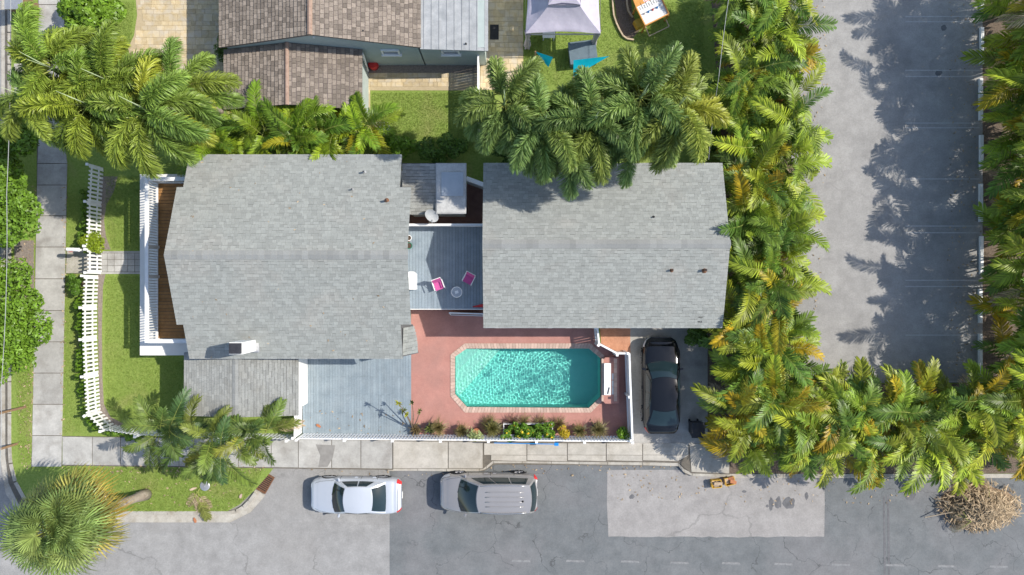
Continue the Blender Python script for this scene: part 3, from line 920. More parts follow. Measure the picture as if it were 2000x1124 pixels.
# porch: solid white base with ledge, boards, railing, columns
MB().prism([(-17.56, -3.20), (-13.12, -3.20), (-13.12, 5.35), (-17.56, 5.35)], 0, 1.14).build('porch_base', 'wall_white', H1)
pf = MB().prism([(-16.72, -2.40), (-13.14, -2.40), (-13.14, 4.90), (-16.72, 4.90)], 1.12, 1.165).build('porch_floor', 'deck_gap', H1)
n = 46
for i in range(n):
    y = -2.40 + 7.3 * (i + .5) / n
    block('board', 'porch_board', (-14.93, y, 1.19 + random.uniform(-.003, .003)), (3.57, 7.3 / n - 0.018, 0.05), pf)
rail = MB()
rail.box((-16.66, 1.25, 2.22), (0.17, 7.55, 0.07)).box((-16.66, 1.25, 1.33), (0.10, 7.4, 0.06))
rail.box((-15.55, 4.95, 2.222), (2.05, 0.17, 0.07)).box((-15.55, 4.95, 1.33), (2.05, 0.08, 0.06))
rail.box((-15.70, -2.45, 2.222), (1.75, 0.17, 0.07)).box((-15.7, -2.45, 1.33), (1.75, 0.08, 0.06))
rl = rail.build('porch_railing', 'white_paint', H1)
for i in range(58):
    y = -2.30 + 7.1 * i / 57
    block('baluster', 'white_paint', (-16.66, y, 1.77), (0.045, 0.045, 0.83), rl)
for i in range(14):
    block('baluster', 'white_paint', (-16.5 + 1.9 * i / 13, 4.95, 1.77), (0.045, 0.045, 0.83), rl)
    if i < 12:
        block('baluster', 'white_paint', (-16.5 + 1.55 * i / 11, -2.45, 1.77), (0.045, 0.045, 0.83), rl)
for (x, y, zt) in ((-14.45, 4.2, 3.05), (-14.45, -1.45, 3.05), (-16.66, 4.95, 2.3), (-16.66, -2.45, 2.3), (-14.78, -2.45, 2.36), (-14.4, 4.95, 2.36), (-16.66, 1.9, 2.26), (-16.66, 0.5, 2.26)):
    MB().box((x, y, (1.16 + zt) / 2), (0.13, 0.13, zt - 1.16)).build('post', 'white_paint', H1)
MB().box((-14.45, 1.375, 3.10), (0.12, 5.9, 0.16)).build('porch_beam', 'white_paint', H1)
MB().bar((-14.78, -2.45, 2.33), (-13.15, -2.25, 2.75), 0.12, 0.05).build('downspout', 'white_paint', H1)

# ---------------------------------------------------------------- the rear house
H2 = thing('house', (4, 1.8, 0), 'grey shingled house with single long ridge between deck and palm hedge', 'house')
YR2, ZR2, YN2, YS2, ZE2 = 1.87, 4.1, 5.52, -1.78, 3.0
pr = [(-1.4, 0), (5.15, 0), (5.15, 2.98), (1.87, 3.95), (-1.4, 2.98)]
vs = [(-0.95, y, z) for y, z in pr] + [(8.95, y, z) for y, z in pr]
MB().add(vs, [(0,1,2,3,4), (9,8,7,6,5)] + [(i, i + 5, (i + 1) % 5 + 5, (i + 1) % 5) for i in range(5)]).build('wall', 'wall_sage', H2)
zat2 = lambda y: ZR2 - abs(y - YR2) * (ZR2 - ZE2) / (YN2 - YR2)
r3 = MB()
slope_slab(r3, [(-1.25, YN2, ZE2), (9.35, YN2, ZE2), (9.35, YR2, ZR2), (-1.25, YR2, ZR2)])
slope_slab(r3, [(-1.25, YS2, ZE2), (9.35, YS2, ZE2), (9.35, YR2, ZR2), (-1.25, YR2, ZR2)])
roof2 = r3.build('roof', 'roof_underlay', H2)
s4 = Shingler(roof2, 'shingle_grey', 300)
vl = math.hypot(YN2 - YR2, ZR2 - ZE2)
s4.slope((0, YN2, ZE2 + .003), (1, 0, 0), (0, YR2 - YN2, ZR2 - ZE2), vl, lambda v: (-1.27, 9.37))
s4.slope((0, YS2, ZE2 + .003), (1, 0, 0), (0, YR2 - YS2, ZR2 - ZE2), vl, lambda v: (-1.27, 9.37), single=False)
s4.ridge((-1.27, YR2, ZR2 + .012), (9.37, YR2, ZR2 + .022), 0.19, 0.060)
s4.finish()
for y in (YN2, YS2):
    MB().box((4.05, y + (0.012 if y > 0 else -0.012), ZE2 - 0.09), (10.5, 0.03, 0.16)).build('fascia', 'white_paint', H2)
for (x, y, r_, h, mt) in ((1277, 424, .03, .15, 'dark_metal'), (1312, 528, .045, .22, 'rust_metal'), (1376, 528, .06, .26, 'rust_metal')):
    p = W(x, y, 3.8)
    vent_pipe(roof2, (p.x, p.y, zat2(p.y)), r_, h, mt)
window(H2, (-0.96, 3.0, 2.1), 1.1, 1.0, 'x-')
window(H2, (2.5, -1.41, 1.9), 1.4, 1.1, 'y-')
d = MB().box((-0.97, 0.2, 2.25), (0.05, 0.9, 1.9)).build('door', 'white_paint', H2)
MB().tube([(-1.03, 0.5, 2.2), (-1.03, 0.5, 2.32)], 0.015).build('handle', 'steel', d)
# the small dark scribble on the shingles
p = W(1368, 625, 3.15)
mk = MB()
for (ax, ay, bx_, by_) in ((-.09, .10, -.02, .11), (-.01, .11, .02, .07), (.03, .08, .09, .11), (-.1, -.06, -.09, -.12), (-.07, -.07, -.03, -.07), (-.03, -.07, -.03, -.12), (-.07, -.1, -.03, -.1), (0, -.06, .05, -.07), (.05, -.06, .08, -.12), (0, -.11, .07, -.12)):
    za, zb = zat2(p.y + ay) + .034, zat2(p.y + by_) + .034
    mk.bar((p.x + ax, p.y + ay, za), (p.x + bx_, p.y + by_, zb), 0.022, 0.004)
mk.build('roof_marking', 'black_print', roof2, label='small dark scribbled marking on the shingles')

# ---------------------------------------------------------------- annex between the houses
AN = thing('annex', (-3.4, 4.4, 0), 'small annex with shingled strip and flat white roof between the houses', 'annex')
MB().box((-3.5, 4.45, 1.25), (2.5, 2.0, 2.5)).build('wall', 'wall_white', AN)
a5 = MB()
slope_slab(a5, [(-4.92, 3.3, 2.62), (-3.42, 3.3, 2.62), (-3.42, 5.57, 2.80), (-4.92, 5.57, 2.80)], .1)
ar = a5.build('roof', 'roof_underlay', AN)
s5 = Shingler(ar, 'shingle_old', 300)
s5.slope((0, 3.3, 2.63), (1, 0, 0), (0, 2.27, 0.18), 2.27, lambda v: (-4.92, -3.40))
s5.finish()
fr_ = MB().box((-2.73, 4.44, 2.74), (1.36, 2.26, 0.16)).build('flat_roof', 'flat_roof', AN)
MB().box((-2.73, 4.44, 2.835), (1.28, 2.18, 0.03)).build('roof_edge', 'flat_roof', fr_)
MB().box((-2.66, 4.62, 2.88), (0.98, 1.06, 0.06)).build('skylight', 'membrane_blue', AN)
MB().box((-2.66, 4.62, 2.905), (0.70, 0.78, 0.04)).build('skylight_pane', 'membrane_blue', AN)
bed('courtyard', [(796, 360), (946, 360), (946, 446), (796, 446)], 'courtyard_brick', 0.02)
struct(MB().prism(P2((797, 600), (946, 600), (946, 612), (797, 612)), -.02, 0.016).build('deck_shade_strip', 'courtyard_brick'))  # darker strip standing in for the raised deck's shade on the ground
ws = thing('courtyard_wall', W(930, 355), 'low white slanted wall closing the small brick courtyard', 'wall')
a, b_ = W(911, 349, 1.4), W(946, 362, 1.4)
MB().bar((a.x, a.y, .7), (b_.x, b_.y, .7), 0.12, 1.4).build('wall_panel', 'wall_white', ws)
MB().bar((a.x, a.y, 1.43), (b_.x, b_.y, 1.43), 0.2, 0.05).build('coping', 'white_paint', ws)

# satellite dish
ds = thing('satellite_dish', W(842, 424, 2.3), 'pale oval satellite dish at the annex roof edge', 'satellite dish')
c = W(842, 421, 2.75)
vs, fs = [], []
Rm = Matrix.Rotation(R(-38), 3, 'Z') @ Matrix.Rotation(R(35), 3, 'Y')
for i in range(6):
    for k in range(18):
        a = 2 * PI * k / 18
        r_ = i / 5
        vs.append(c + Rm @ Vector((0.37 * r_ * math.cos(a), 0.25 * r_ * math.sin(a), 0.09 * r_ * r_)))
for i in range(5):
    for k in range(18):
        a_ = i * 18 + k
        b2 = i * 18 + (k + 1) % 18
        fs.append((a_, b2, b2 + 18, a_ + 18))
MB().add(vs, fs).build('reflector', 'metal_roof', ds, smooth=True)
MB().tube([c - Vector((0, 0, .9)), c - Vector((0, 0, 0.02))], 0.03).build('mast', 'steel', ds)
MB().tube([c + Vector((0.05, -.2, -.05)), c + Rm @ Vector((.1, -.25, .35))], 0.015).build('feed_arm', 'steel', ds)
MB().box(c + Vector((-0.05, -.22, -0.25)), (0.16, 0.16, 0.12)).build('mount', 'cardboard', ds)

# ---------------------------------------------------------------- decks
DK = thing('raised_deck', (-3.06, 0.9, 0), 'blue grey painted raised deck between the two houses', 'deck')
dx0, dx1, dy0, dy1, dz = -4.95, -1.24, -1.0, 2.92, 1.30
MB().box(((dx0 + dx1) / 2, (dy0 + dy1) / 2, dz - .13), (dx1 - dx0 - .06, dy1 - dy0 - .06, 0.14)).build('joist_frame', 'deck_gap', DK)
nb = 26
for i in range(nb):
    x = dx0 + (dx1 - dx0) * (i + .5) / nb
    block('board', 'deck_board', (x, (dy0 + dy1) / 2, dz - .035 + random.uniform(-.002, .002)), ((dx1 - dx0) / nb - .009, dy1 - dy0, 0.05), DK)
for x in (dx0 + .1, -3.0, dx1 - .15):
    for y in (dy0 + .1, dy1 - .1):
        MB().box((x, y, 0.56), (.1, .1, 1.1)).build('post', 'deck_board', DK)
MB().box(((dx0 + dx1) / 2, dy0 - .02, dz - .09), (dx1 - dx0, .035, .17)).build('fascia', 'white_paint', DK)
rl = MB().box(((dx0 + dx1) / 2, dy1 - .05, dz + .86), (dx1 - dx0, .10, .06)).box(((dx0 + dx1) / 2, dy1 - .05, dz + .12), (dx1 - dx0, .06, .05)).build('railing', 'white_paint', DK)
for i in range(27):
    block('baluster', 'white_paint', (dx0 + .1 + (dx1 - dx0 - .2) * i / 26, dy1 - .05, dz + .48), (.05, .05, .72), rl)

LD = thing('lower_deck', W(700, 780), 'weathered light blue grey plank deck beside the salmon pool terrace', 'deck')
a, b_ = W(591, 690, .12), W(803, 851, .12)
MB().box(((a.x + b_.x) / 2, (a.y + b_.y) / 2, .05), (b_.x - a.x - .04, a.y - b_.y - .04, .09)).build('joist_frame', 'deck_gap', LD)
nb = 40
joints = [700, 736, 771, 806]
for i in range(nb):
    x = a.x + (b_.x - a.x) * (i + .5) / nb
    cuts = [a.y] + sorted([W(0, random.choice((736, 736, 771, 806))).y for _ in range(random.choice((1, 1, 2)))], reverse=True) + [b_.y]
    cuts = sorted(set(cuts), reverse=True)
    for c0_, c1_ in zip(cuts[:-1], cuts[1:]):
        block('board', 'lower_deck_board', (x, (c0_ + c1_) / 2, .105 + random.uniform(-.003, .003)), ((b_.x - a.x) / nb - random.uniform(.002, .010), c0_ - c1_ - .008, .04), LD)

# ---------------------------------------------------------------- neighbour's house
NH = thing('house', (-8.5, 12, 0), 'neighbouring house with brown tiled gables and sage grey walls', 'house')
pr = [(-12.9, 0), (-4.2, 0), (-4.2, 2.75), (-8.6, 4.32), (-12.9, 2.75)]
vs = [(x, 10.85, z) for x, z in pr] + [(x, 17.5, z) for x, z in pr]
MB().add(vs, [(0,1,2,3,4), (9,8,7,6,5)] + [(i, i + 5, (i + 1) % 5 + 5, (i + 1) % 5) for i in range(5)]).build('wall', 'wall_sage', NH)
MB().box((-2.75, 14.2, 1.27), (3.0, 6.7, 2.54)).build('wing_wall', 'wall_sage', NH)
r5 = MB()
slope_slab(r5, [(-13.1, 10.75, 2.8), (-13.1, 18, 2.8), (-8.6, 18, 4.4), (-8.6, 10.75, 4.4)], .1)
slope_slab(r5, [(-4.1, 18, 2.8), (-4.1, 10.75, 2.8), (-8.6, 10.75, 4.4), (-8.6, 18, 4.4)], .1)
nroof = r5.build('roof', 'underlay_brown', NH)
s6 = Shingler(nroof, 'tile_brown', 300, course=0.185, tab=(0.19, 0.25), thick=0.035, name='roof_tile', jitter=0.008, cover=.86)
vl = math.hypot(4.5, 1.6)
s6.slope((-4.1, 10.75, 2.803), (0, 1, 0), (-4.5, 0, 1.6), vl, lambda v: (0, 7.2))
s6.slope((-13.1, 10.75, 2.803), (0, 1, 0), (4.5, 0, 1.6), vl, lambda v: (0, 7.2), single=False)
s6.finish()
MB().tube([(-8.6, 10.74, 4.39), (-8.6, 18, 4.39)], 0.11, 8).build('ridge_cap', 'ridge_copper', nroof)
mr = MB()
slope_slab(mr, [(-1.08, 10.70, 2.50), (-1.08, 18, 2.50), (-4.12, 18, 2.76), (-4.12, 10.70, 2.76)], .08)
mr = mr.build('metal_roof', 'metal_roof', NH)
for i in range(9):
    x = -3.95 + i * .34
    MB().bar((x, 10.72, 2.76 - (x + 4.12) / 3.04 * .26 + .012), (x, 18, 2.76 - (x + 4.12) / 3.04 * .26 + .012), .03, .018).build('seam', 'metal_roof', mr)
p = W(910, 86, 2.6)
vent_pipe(mr, (p.x, p.y, 2.55), .03, .14, 'dark_metal')
p = W(712, 67, 3.4)
vent_pipe(nroof, (p.x, p.y + .05, 3.55), .03, .16, 'dark_metal')
window(NH, (W(763, 101, 2.0).x, 10.85, 2.0), .75, .5, 'y-')
window(NH, (W(880, 103, 2.0).x, 10.85, 2.0), .75, .5, 'y-')
MB().box((W(612, 70, 4.1).x, 10.80, 4.0), (.08, .08, .06)).build('lamp', 'white_paint', NH)
# garage wing
pr = [(-12.95, 0), (-7.0, 0), (-7.0, 2.25), (-9.96, 3.1), (-12.95, 2.25)]
vs = [(x, 8.3, z) for x, z in pr] + [(x, 10.845, z) for x, z in pr]
MB().add(vs, [(0,1,2,3,4), (9,8,7,6,5)] + [(i, i + 5, (i + 1) % 5 + 5, (i + 1) % 5) for i in range(5)]).build('garage_wall', 'wall_sage', NH)
r6 = MB()
slope_slab(r6, [(-13.1, 8.1, 2.3), (-13.1, 10.84, 2.3), (-9.96, 10.84, 3.2), (-9.96, 8.1, 3.2)], .1)
slope_slab(r6, [(-6.83, 10.84, 2.3), (-6.83, 8.1, 2.3), (-9.96, 8.1, 3.2), (-9.96, 10.84, 3.2)], .1)
groof = r6.build('garage_roof', 'underlay_brown', NH)
s7 = Shingler(groof, 'tile_brown', 0, course=0.185, tab=(0.19, 0.25), thick=0.035, name='roof_tile', jitter=0.008, cover=.86)
vl = math.hypot(3.14, .9)
s7.slope((-6.83, 8.1, 2.303), (0, 1, 0), (-3.13, 0, .9), vl, lambda v: (0, 2.74))
s7.slope((-13.1, 8.1, 2.303), (0, 1, 0), (3.14, 0, .9), vl, lambda v: (0, 2.74), single=False)
s7.finish()
MB().tube([(-9.96, 8.08, 3.19), (-9.96, 10.84, 3.19)], 0.10, 8).build('ridge_cap', 'ridge_copper', groof)
MB().bar(W(708, 105, 2.2), W(718, 139, .2), .10, .08).build('downspout', 'white_paint', NH)
MB().lathe(W(731, 130, .0), [(.22, 0), (.25, .3), (.20, .42)], 12).build('bucket', 'red_plastic')
tag(bpy.data.objects['bucket'], 'red bucket on the ground against the sage wall', 'bucket')

# ---------------------------------------------------------------- fences
PK = {}
def picket_mesh(w, h, mat, pointed=True, t=0.022):
    key = (round(w, 3), round(h, 3), mat, pointed)
    if key not in PK:
        b = h - (0.09 if pointed else 0.0)
        pts = [(-w/2, 0), (w/2, 0), (w/2, b), (w/4, h), (-w/4, h), (-w/2, b)] if pointed else [(-w/2, 0), (w/2, 0), (w/2, h), (-w/2, h)]
        n = len(pts)
        vs = [(x, -t/2, z) for x, z in pts] + [(x, t/2, z) for x, z in pts]
        PK[key] = MB().add(vs, [tuple(range(n)), tuple(range(2*n-1, n-1, -1))] + [(i, i+n, (i+1) % n + n, (i+1) % n) for i in range(n)]).mesh('picket', mat)
    return PK[key]

def fence(name, label, cat, path, h=1.18, spacing=0.18, w=0.10, mat='white_paint', rails=(0.34, 0.92), pointed=True, posts=True, z=0.0, group=None, post_every=None, cap=False, railw=0.06):
    pts = [W(*p) for p in path]
    T = thing(name, (pts[0].x, pts[0].y, z), label, cat, group)
    for a, b in zip(pts[:-1], pts[1:]):
        d = b - a
        L = d.length
        ang = math.atan2(d.y, d.x)
        u = d.normalized()
        nrm = Vector((-u.y, u.x, 0))
        for rz in rails:
            c = (a + b) / 2 - nrm * 0.03
            MB().box((c.x, c.y, z + rz), (L, 0.045, railw), ang).build('rail', mat, T)
        n = max(1, int(L / spacing))
        for i in range(n):
            p = a + u * (L * (i + .5) / n)
            M = Matrix.Translation((p.x, p.y, z + 0.04 + random.uniform(-.006, .006))) @ Matrix.Rotation(ang, 4, 'Z')
            link('picket', picket_mesh(w, h - .04, mat, pointed), T, M)
        if posts:
            k = max(1, round(L / (post_every or 2.4)))
            for i in range(k + 1):
                if i == k and b is not pts[-1]:
                    continue
                p = a + u * (L * i / k) - nrm * 0.075
                m = MB().box((p.x, p.y, z + h / 2 + .02), (.09, .09, h + .04), ang)
                m.box((p.x, p.y, z + h + .06), (.12, .12, .035), ang)
                m.build('post', mat, T)
        if cap:
            c = (a + b) / 2
            MB().box((c.x, c.y, z + h + .015), (L, .085, .03), ang).build('top_rail', mat, T)
    return T

fence('picket_fence', 'white picket fence above the walk, beside the yellow green shrub', 'fence', [(203, 330), (199, 400), (197, 484)])
fence('garden_gate', 'white picket gate across the front walk', 'gate', [(199, 490), (199, 534)], posts=True, post_every=1.2)
fence('picket_fence', 'long white picket fence below the front walk, curving at the corner palms', 'fence', [(193, 540), (190, 600), (190, 660), (193, 730), (197, 802), (225, 830), (290, 840), (440, 845), (575, 848)])
fence('pool_street_fence', 'white vinyl fence between the potted plants and the street sidewalk', 'fence',
      [(594, 846), (1227, 851)], h=1.2, spacing=0.15, w=0.075, mat='white_vinyl', rails=(0.18, 0.75, 1.12), pointed=False, post_every=2.42, railw=0.09)
fence('pool_side_fence', 'white vinyl fence between the pool terrace and the parked black car', 'fence',
      [(1161, 638), (1164, 668), (1198, 686), (1221, 686), (1227, 850)], h=1.2, spacing=0.11, w=0.104, mat='white_vinyl', rails=(0.18, 1.12), pointed=False, post_every=2.05, cap=True, railw=0.09)
fence('deck_side_fence', 'peeling white board fence along the lower deck and the shed roof', 'fence',
      [(592, 703), (591, 800), (590, 846)], h=1.15, spacing=0.155, w=0.15, mat='white_paint', rails=(0.3, 1.0), pointed=False, post_every=2.0, cap=True)
fence('yard_fence', 'thin white fence between the neighbouring lawn and paver patio', 'fence',
      [(937, 116), (937, 276)], h=1.5, spacing=0.13, w=0.12, mat='white_vinyl', rails=(0.3, 1.3), pointed=False, post_every=2.1, cap=True)

# mailbox beside the gate
mb_ = thing('mailbox', W(183, 492), 'white post mailbox with red flag in the shrub by the gate', 'mailbox')
p = W(183, 491)
MB().box((p.x, p.y, .6), (.10, .10, 1.2)).build('post', 'white_paint', mb_)
prof = [(math.cos(a) * .085, math.sin(a) * .085) for a in [PI * k / 8 for k in range(9)]]
prof = [(-.085, -.1)] + [(x, z) for x, z in prof[::-1]] + [(.085, -.1)]
n = len(prof)
vs = [(p.x - .48, p.y + y + .02, 1.28 + z) for y, z in prof] + [(p.x + .06, p.y + y, 1.28 + z) for y, z in prof]
MB().add(vs, [tuple(range(n)), tuple(range(2*n-1, n-1, -1))] + [(i, i+n, (i+1) % n + n, (i+1) % n) for i in range(n)]).build('box', 'white_paint', mb_)
MB().box((p.x - .3, p.y - .1, 1.3), (.16, .02, .05)).build('flag', 'red_plastic', mb_)

# ---------------------------------------------------------------- cars
def car(name, label, L, Wd, prm, loc, rz, paint, cat='car'):
    """front towards -x; profile heights in metres"""
    T = bpy.data.objects.new(name, None)
    T.location = loc
    T.rotation_euler = (0, 0, rz)
    COL.objects.link(T)
    tag(T, label, cat)
    hw = Wd / 2
    tx = [p[0] for p in prm['top']]
    tz = [p[1] for p in prm['top']]
    wx = [p[0] for p in prm['plan']]
    wz = [p[1] for p in prm['plan']]
    def smooth(x, xs, ys):
        # monotone-ish smooth interpolation
        x = max(xs[0], min(xs[-1], x))
        e = 0.06 * L
        return (np.interp(x - e, xs, ys) + 2 * np.interp(x, xs, ys) + np.interp(x + e, xs, ys)) / 4 if e < x < L - e else float(np.interp(x, xs, ys))
    SEC = [(0.0, 1.0, 0.055), (0.45, 1.0, 0.040), (0.75, 0.985, 0.015), (0.90, 0.955, -0.012), (0.965, .90, -0.06), (0.995, .70, -0.14), (1.0, .48, -0.35), (0.99, .34, -0.5), (0.95, .24, -0.6), (.86, .19, -.62)]
    ss = np.linspace(0, 1, len(SEC))
    def Bf(u, s):
        """u 0..1 along the car, s -1..1 across"""
        x = u * L
        w = hw * float(np.interp(x, wx, wz))
        zt = smooth(x, tx, tz)
        a = abs(s)
        yw = float(np.interp(a, ss, [q[0] for q in SEC]))
        zz = float(np.interp(a, ss, [q[1] for q in SEC]))
        cr = float(np.interp(a, ss, [max(q[2], -.06) for q in SEC]))
        endf = min(1, min(u, 1 - u) / 0.04)
        z = 0.19 + (zt - 0.19) * zz + cr * endf
        # ends tuck in towards the bumper's foot
        x2 = x
        if a > 0.55:
            k = (a - .55) / .45
            x2 = x + (0.06 * k if u < .02 else 0) - (0.06 * k if u > .98 else 0)
        return Vector((x2 - L / 2, math.copysign(yw * w, s), z))
    def grid(f, u0, u1, s0, s1, nu, ns, off=0.0):
        vs, fs = [], []
        for i in range(nu + 1):
            for j in range(ns + 1):
                u, s = u0 + (u1 - u0) * i / nu, s0 + (s1 - s0) * j / ns
                p = f(u, s)
                if off:
                    e = 1e-3
                    du = f(min(u + e, 1), s) - f(max(u - e, 0), s)
                    dv = f(u, min(s + e, 1)) - f(u, max(s - e, -1))
                    nn = du.cross(dv)
                    if nn.length > 0:
                        nn.normalize()
                        ctr = Vector((p.x * .6, 0, .5))
                        if nn.dot(p - ctr) < 0:
                            nn = -nn
                        p = p + nn * off
                vs.append(p)
        for i in range(nu):
            for j in range(ns):
                a = i * (ns + 1) + j
                fs.append((a, a + 1, a + ns + 2, a + ns + 1))
        return vs, fs
    vs, fs = grid(Bf, 0, 1, -1, 1, 60, 44)
    n1 = 45
    fs.append(tuple(range(n1)))
    fs.append(tuple(60 * n1 + j for j in range(n1))[::-1])
    body = part('body', MB().add(vs, fs).mesh('car_body', paint, True), T)
    # cabin
    c = prm['cabin']
    def ends(t, v, front):
        wb, wr = hw * c['wb'], hw * c['wr']
        y = t * (wb + (wr - wb) * v)
        if front:
            x = (c['xc'] - c['bow'] * (1 - t * t)) * (1 - v) + (c['xt'] - c['bow'] * .6 * (1 - t * t)) * v
        else:
            x = (c['xb'] + c['bow'] * .7 * (1 - t * t)) * (1 - v) + (c['xe'] + c['bow'] * .5 * (1 - t * t)) * v
        zb = smooth(x, tx, tz) - .02 if v == 0 else None
        zb = smooth(max(0, min(L, x)), tx, tz) - .02
        z0 = c['zb0'] if front else c['zb1']
        zr = c['zr'] - (.03 if front else c.get('rdrop', .05)) - .05 * t * t
        z = z0 + (zr - z0) * v + .05 * math.sin(PI * v)
        return Vector((x - L / 2, y, z))
    def side(u, v, sg):
        # u from front to rear
        f0, f1 = ends(sg, v, True), ends(sg, v, False)
        p = f0.lerp(f1, u)
        bul = math.sin(PI * u)
        p.y += sg * .045 * bul
        if v > .5:
            p.z += .03 * bul * v
        else:
            p.z += .03 * bul * v
        return p
    def roofp(u, t):
        a, b = ends(t, 1, True), ends(t, 1, False)
        p = a.lerp(b, u)
        p.z += .045 * math.sin(PI * u) + .012
        sg = 1 if t >= 0 else -1
        p.y += t * .045 * math.sin(PI * u)
        if abs(t) > .9:
            p.z -= .01
        return p
    fF = lambda u, t: ends(t, u, True)
    fR = lambda u, t: ends(t, u, False)
    shell = MB()
    for f in (fF, fR):
        shell.add(*grid(f, 0, 1, -1, 1, 8, 12))
    for sg in (-1, 1):
        shell.add(*grid(lambda u, v: side(u, v, sg), 0, 1, 0, 1, 14, 6))
    part('cabin', shell.mesh('cabin', paint, True), T)
    rf_ = part('roof', MB().add(*grid(roofp, 0, 1, -1, 1, 14, 14)).mesh('car_roof', c.get('roofpaint', paint), True), T)
    part('windshield', MB().add(*grid(fF, .05, .97, -.93, .93, 8, 12, .012)).mesh('windshield', 'glass_dark', True), T)
    part('rear_window', MB().add(*grid(fR, c.get('rw0', .1), .95, -.88, .88, 8, 12, .012)).mesh('rear_window', 'glass_dark', True), T)
    for sg in (-1, 1):
        for (u0, u1) in c['sides']:
            vs, fs = [], []
            for i in range(9):
                for j in range(5):
                    u, v = u0 + (u1 - u0) * i / 8, .10 + .80 * j / 4
                    if u0 < .1:
                        u = u0 + (u1 - u0) * i / 8 + (.0)
                    p = side(u, v, sg)
                    p.y += sg * .012
                    p.z += .006
                    vs.append(p)
            for i in range(8):
                for j in range(4):
                    a = i * 5 + j
                    fs.append((a, a + 1, a + 6, a + 5))
            part('side_window', MB().add(vs, fs).mesh('side_window', 'glass_dark', True), T)
    # lamps, seams, plate, handles
    for sg in (-1, 1):
        s0, s1 = prm['tail_s']
        part('taillight', MB().add(*grid(Bf, prm['tail_u'], 1.0, sg * s0, sg * s1, 5, 8, .008)).mesh('taillight', 'tail_red', True), T)
        s0, s1 = prm['head_s']
        part('headlight', MB().add(*grid(Bf, 0.003, prm['head_u'], sg * s0, sg * s1, 6, 6, .008)).mesh('headlight', 'head_clear', True), T)
        for u in prm['doors']:
            part('door_seam', MB().add(*grid(Bf, u - .0018, u + .0018, sg * .44, sg * .80, 1, 10, .003)).mesh('door_seam', 'car_seam'), T)
        for u in prm['handles']:
            p = Bf(u, sg * .60)
            part('door_handle', MB().box(p + Vector((0, sg * .012, 0)), (.16, .035, .03)).mesh('door_handle', paint), T)
        # hood shut line
        hs = []
        part('hood_seam', MB().add(*grid(lambda u, s: Bf(u, sg * (.33 - .12 * (1 - u / .28) ** 2)) + Vector((0, s * .006, .004)), .05, c['xc'] / L - .01, -1, 1, 12, 1)).mesh('hood_seam', 'car_seam'), T)
        # mirrors
        p = Vector((c['xc'] + .22 - L / 2, sg * (hw * c['wb'] + .10), c['zb0'] + .08))
        mm = MB().box(p, (.10, .20, .13), sg * .25)
        m_ = part('mirror', mm.mesh('mirror', paint), T)
        bm = bmesh.new()
        bm.from_mesh(m_.data)
        bmesh.ops.bevel(bm, geom=bm.edges[:], offset=.03, segments=2, affect='EDGES')
        bm.to_mesh(m_.data)
        bm.free()
        for x in prm['axles']:
            wy = sg * (hw - prm.get('inset', .15))
            ty = MB()
            Rw = prm.get('wr', .31)
            prof = [(Rw * .68, -.10), (Rw * .97, -.10), (Rw, -.07), (Rw, .07), (Rw * .97, .10), (Rw * .68, .10)]
            nn = 24
            vs, fs = [], []
            for (r_, h) in prof:
                for k in range(nn):
                    a = 2 * PI * k / nn
                    vs.append((x - L / 2 + r_ * math.cos(a), wy + h, Rw + r_ * math.sin(a)))
            for i in range(len(prof) - 1):
                for k in range(nn):
                    a, b = i * nn + k, i * nn + (k + 1) % nn
                    fs.append((a, b, b + nn, a + nn))
            wh = part('wheel', MB().add(vs, fs).mesh('tyre', 'black_rubber', True), T)
            rm = MB()
            yo = wy + sg * .092
            for k in range(5):
                a = 2 * PI * k / 5
                rm.bar((x - L / 2, yo, Rw), (x - L / 2 + Rw * .68 * math.cos(a), yo, Rw + Rw * .68 * math.sin(a)), .07, .02)
            ring = []
            part('rim', rm.mesh('rim', 'rim_alloy'), wh)
            # dark wheel arch
            arch = MB()
            pts = [(x - L / 2 + (Rw + .05) * math.cos(a), sg * (hw * float(np.interp(x, wx, wz)) - .012), Rw + (Rw + .05) * math.sin(a)) for a in [PI * k / 12 for k in range(13)]]
            arch.tube(pts, .028, 6)
            part('wheel_arch', arch.mesh('wheel_arch', 'car_seam'), T)
    # trunk shut line and plate
    u = c['xb'] / L
    part('plate', MB().box(Bf(1, 0) + Vector((.012, 0, -.22)), (.02, .32, .15)).mesh('plate', 'plate_white'), T)
    if prm.get('trunk_seam'):
        for uu in prm['trunk_seam']:
            part('trunk_seam', MB().add(*grid(Bf, uu - .002, uu + .002, -.36, .36, 1, 14, .003)).mesh('trunk_seam', 'car_seam'), T)
    wp = MB()
    for sg in (-.7, .15):
        a = ends(sg, .04, True) + Vector((0, 0, .02))
        b = ends(sg + .55, .10, True) + Vector((0, 0, .025))
        wp.bar(a, b, .02, .015)
    part('wipers', wp.mesh('wipers', 'black_rubber'), T)
    return T, Bf, roofp, rf_

PLAN = [(0, .66), (.06, .78), (.18, .88), (.45, .965), (.9, .995), (2.2, 1.0), (3.4, .99)]
sedan = dict(
    top=[(0, .56), (.08, .66), (.5, .76), (1.12, .90), (1.5, .93), (3.3, .98), (3.75, 1.0), (4.15, .97), (4.3, .90), (4.38, .72)],
    plan=PLAN + [(3.9, .965), (4.2, .90), (4.32, .82), (4.38, .72)],
    cabin=dict(xc=1.22, xt=1.84, xe=3.02, xb=3.66, wb=.86, wr=.66, bow=.16, zb0=.88, zb1=.97, zr=1.44, sides=[(.13, .47), (.50, .80)], rw0=.06),
    tail_u=.955, tail_s=(.30, .60), head_u=.09, head_s=(.42, .60), doors=(.33, .56, .74), handles=(.50, .70), axles=(.86, 3.45), trunk_seam=(.965,))
cx = W(693.5, 972, .75)
car('sedan_car', 'silver sedan parked at the kerb behind the drain grate', 4.38, 1.74, sedan, (cx.x, cx.y + .02, -.122), 0, 'car_silver')

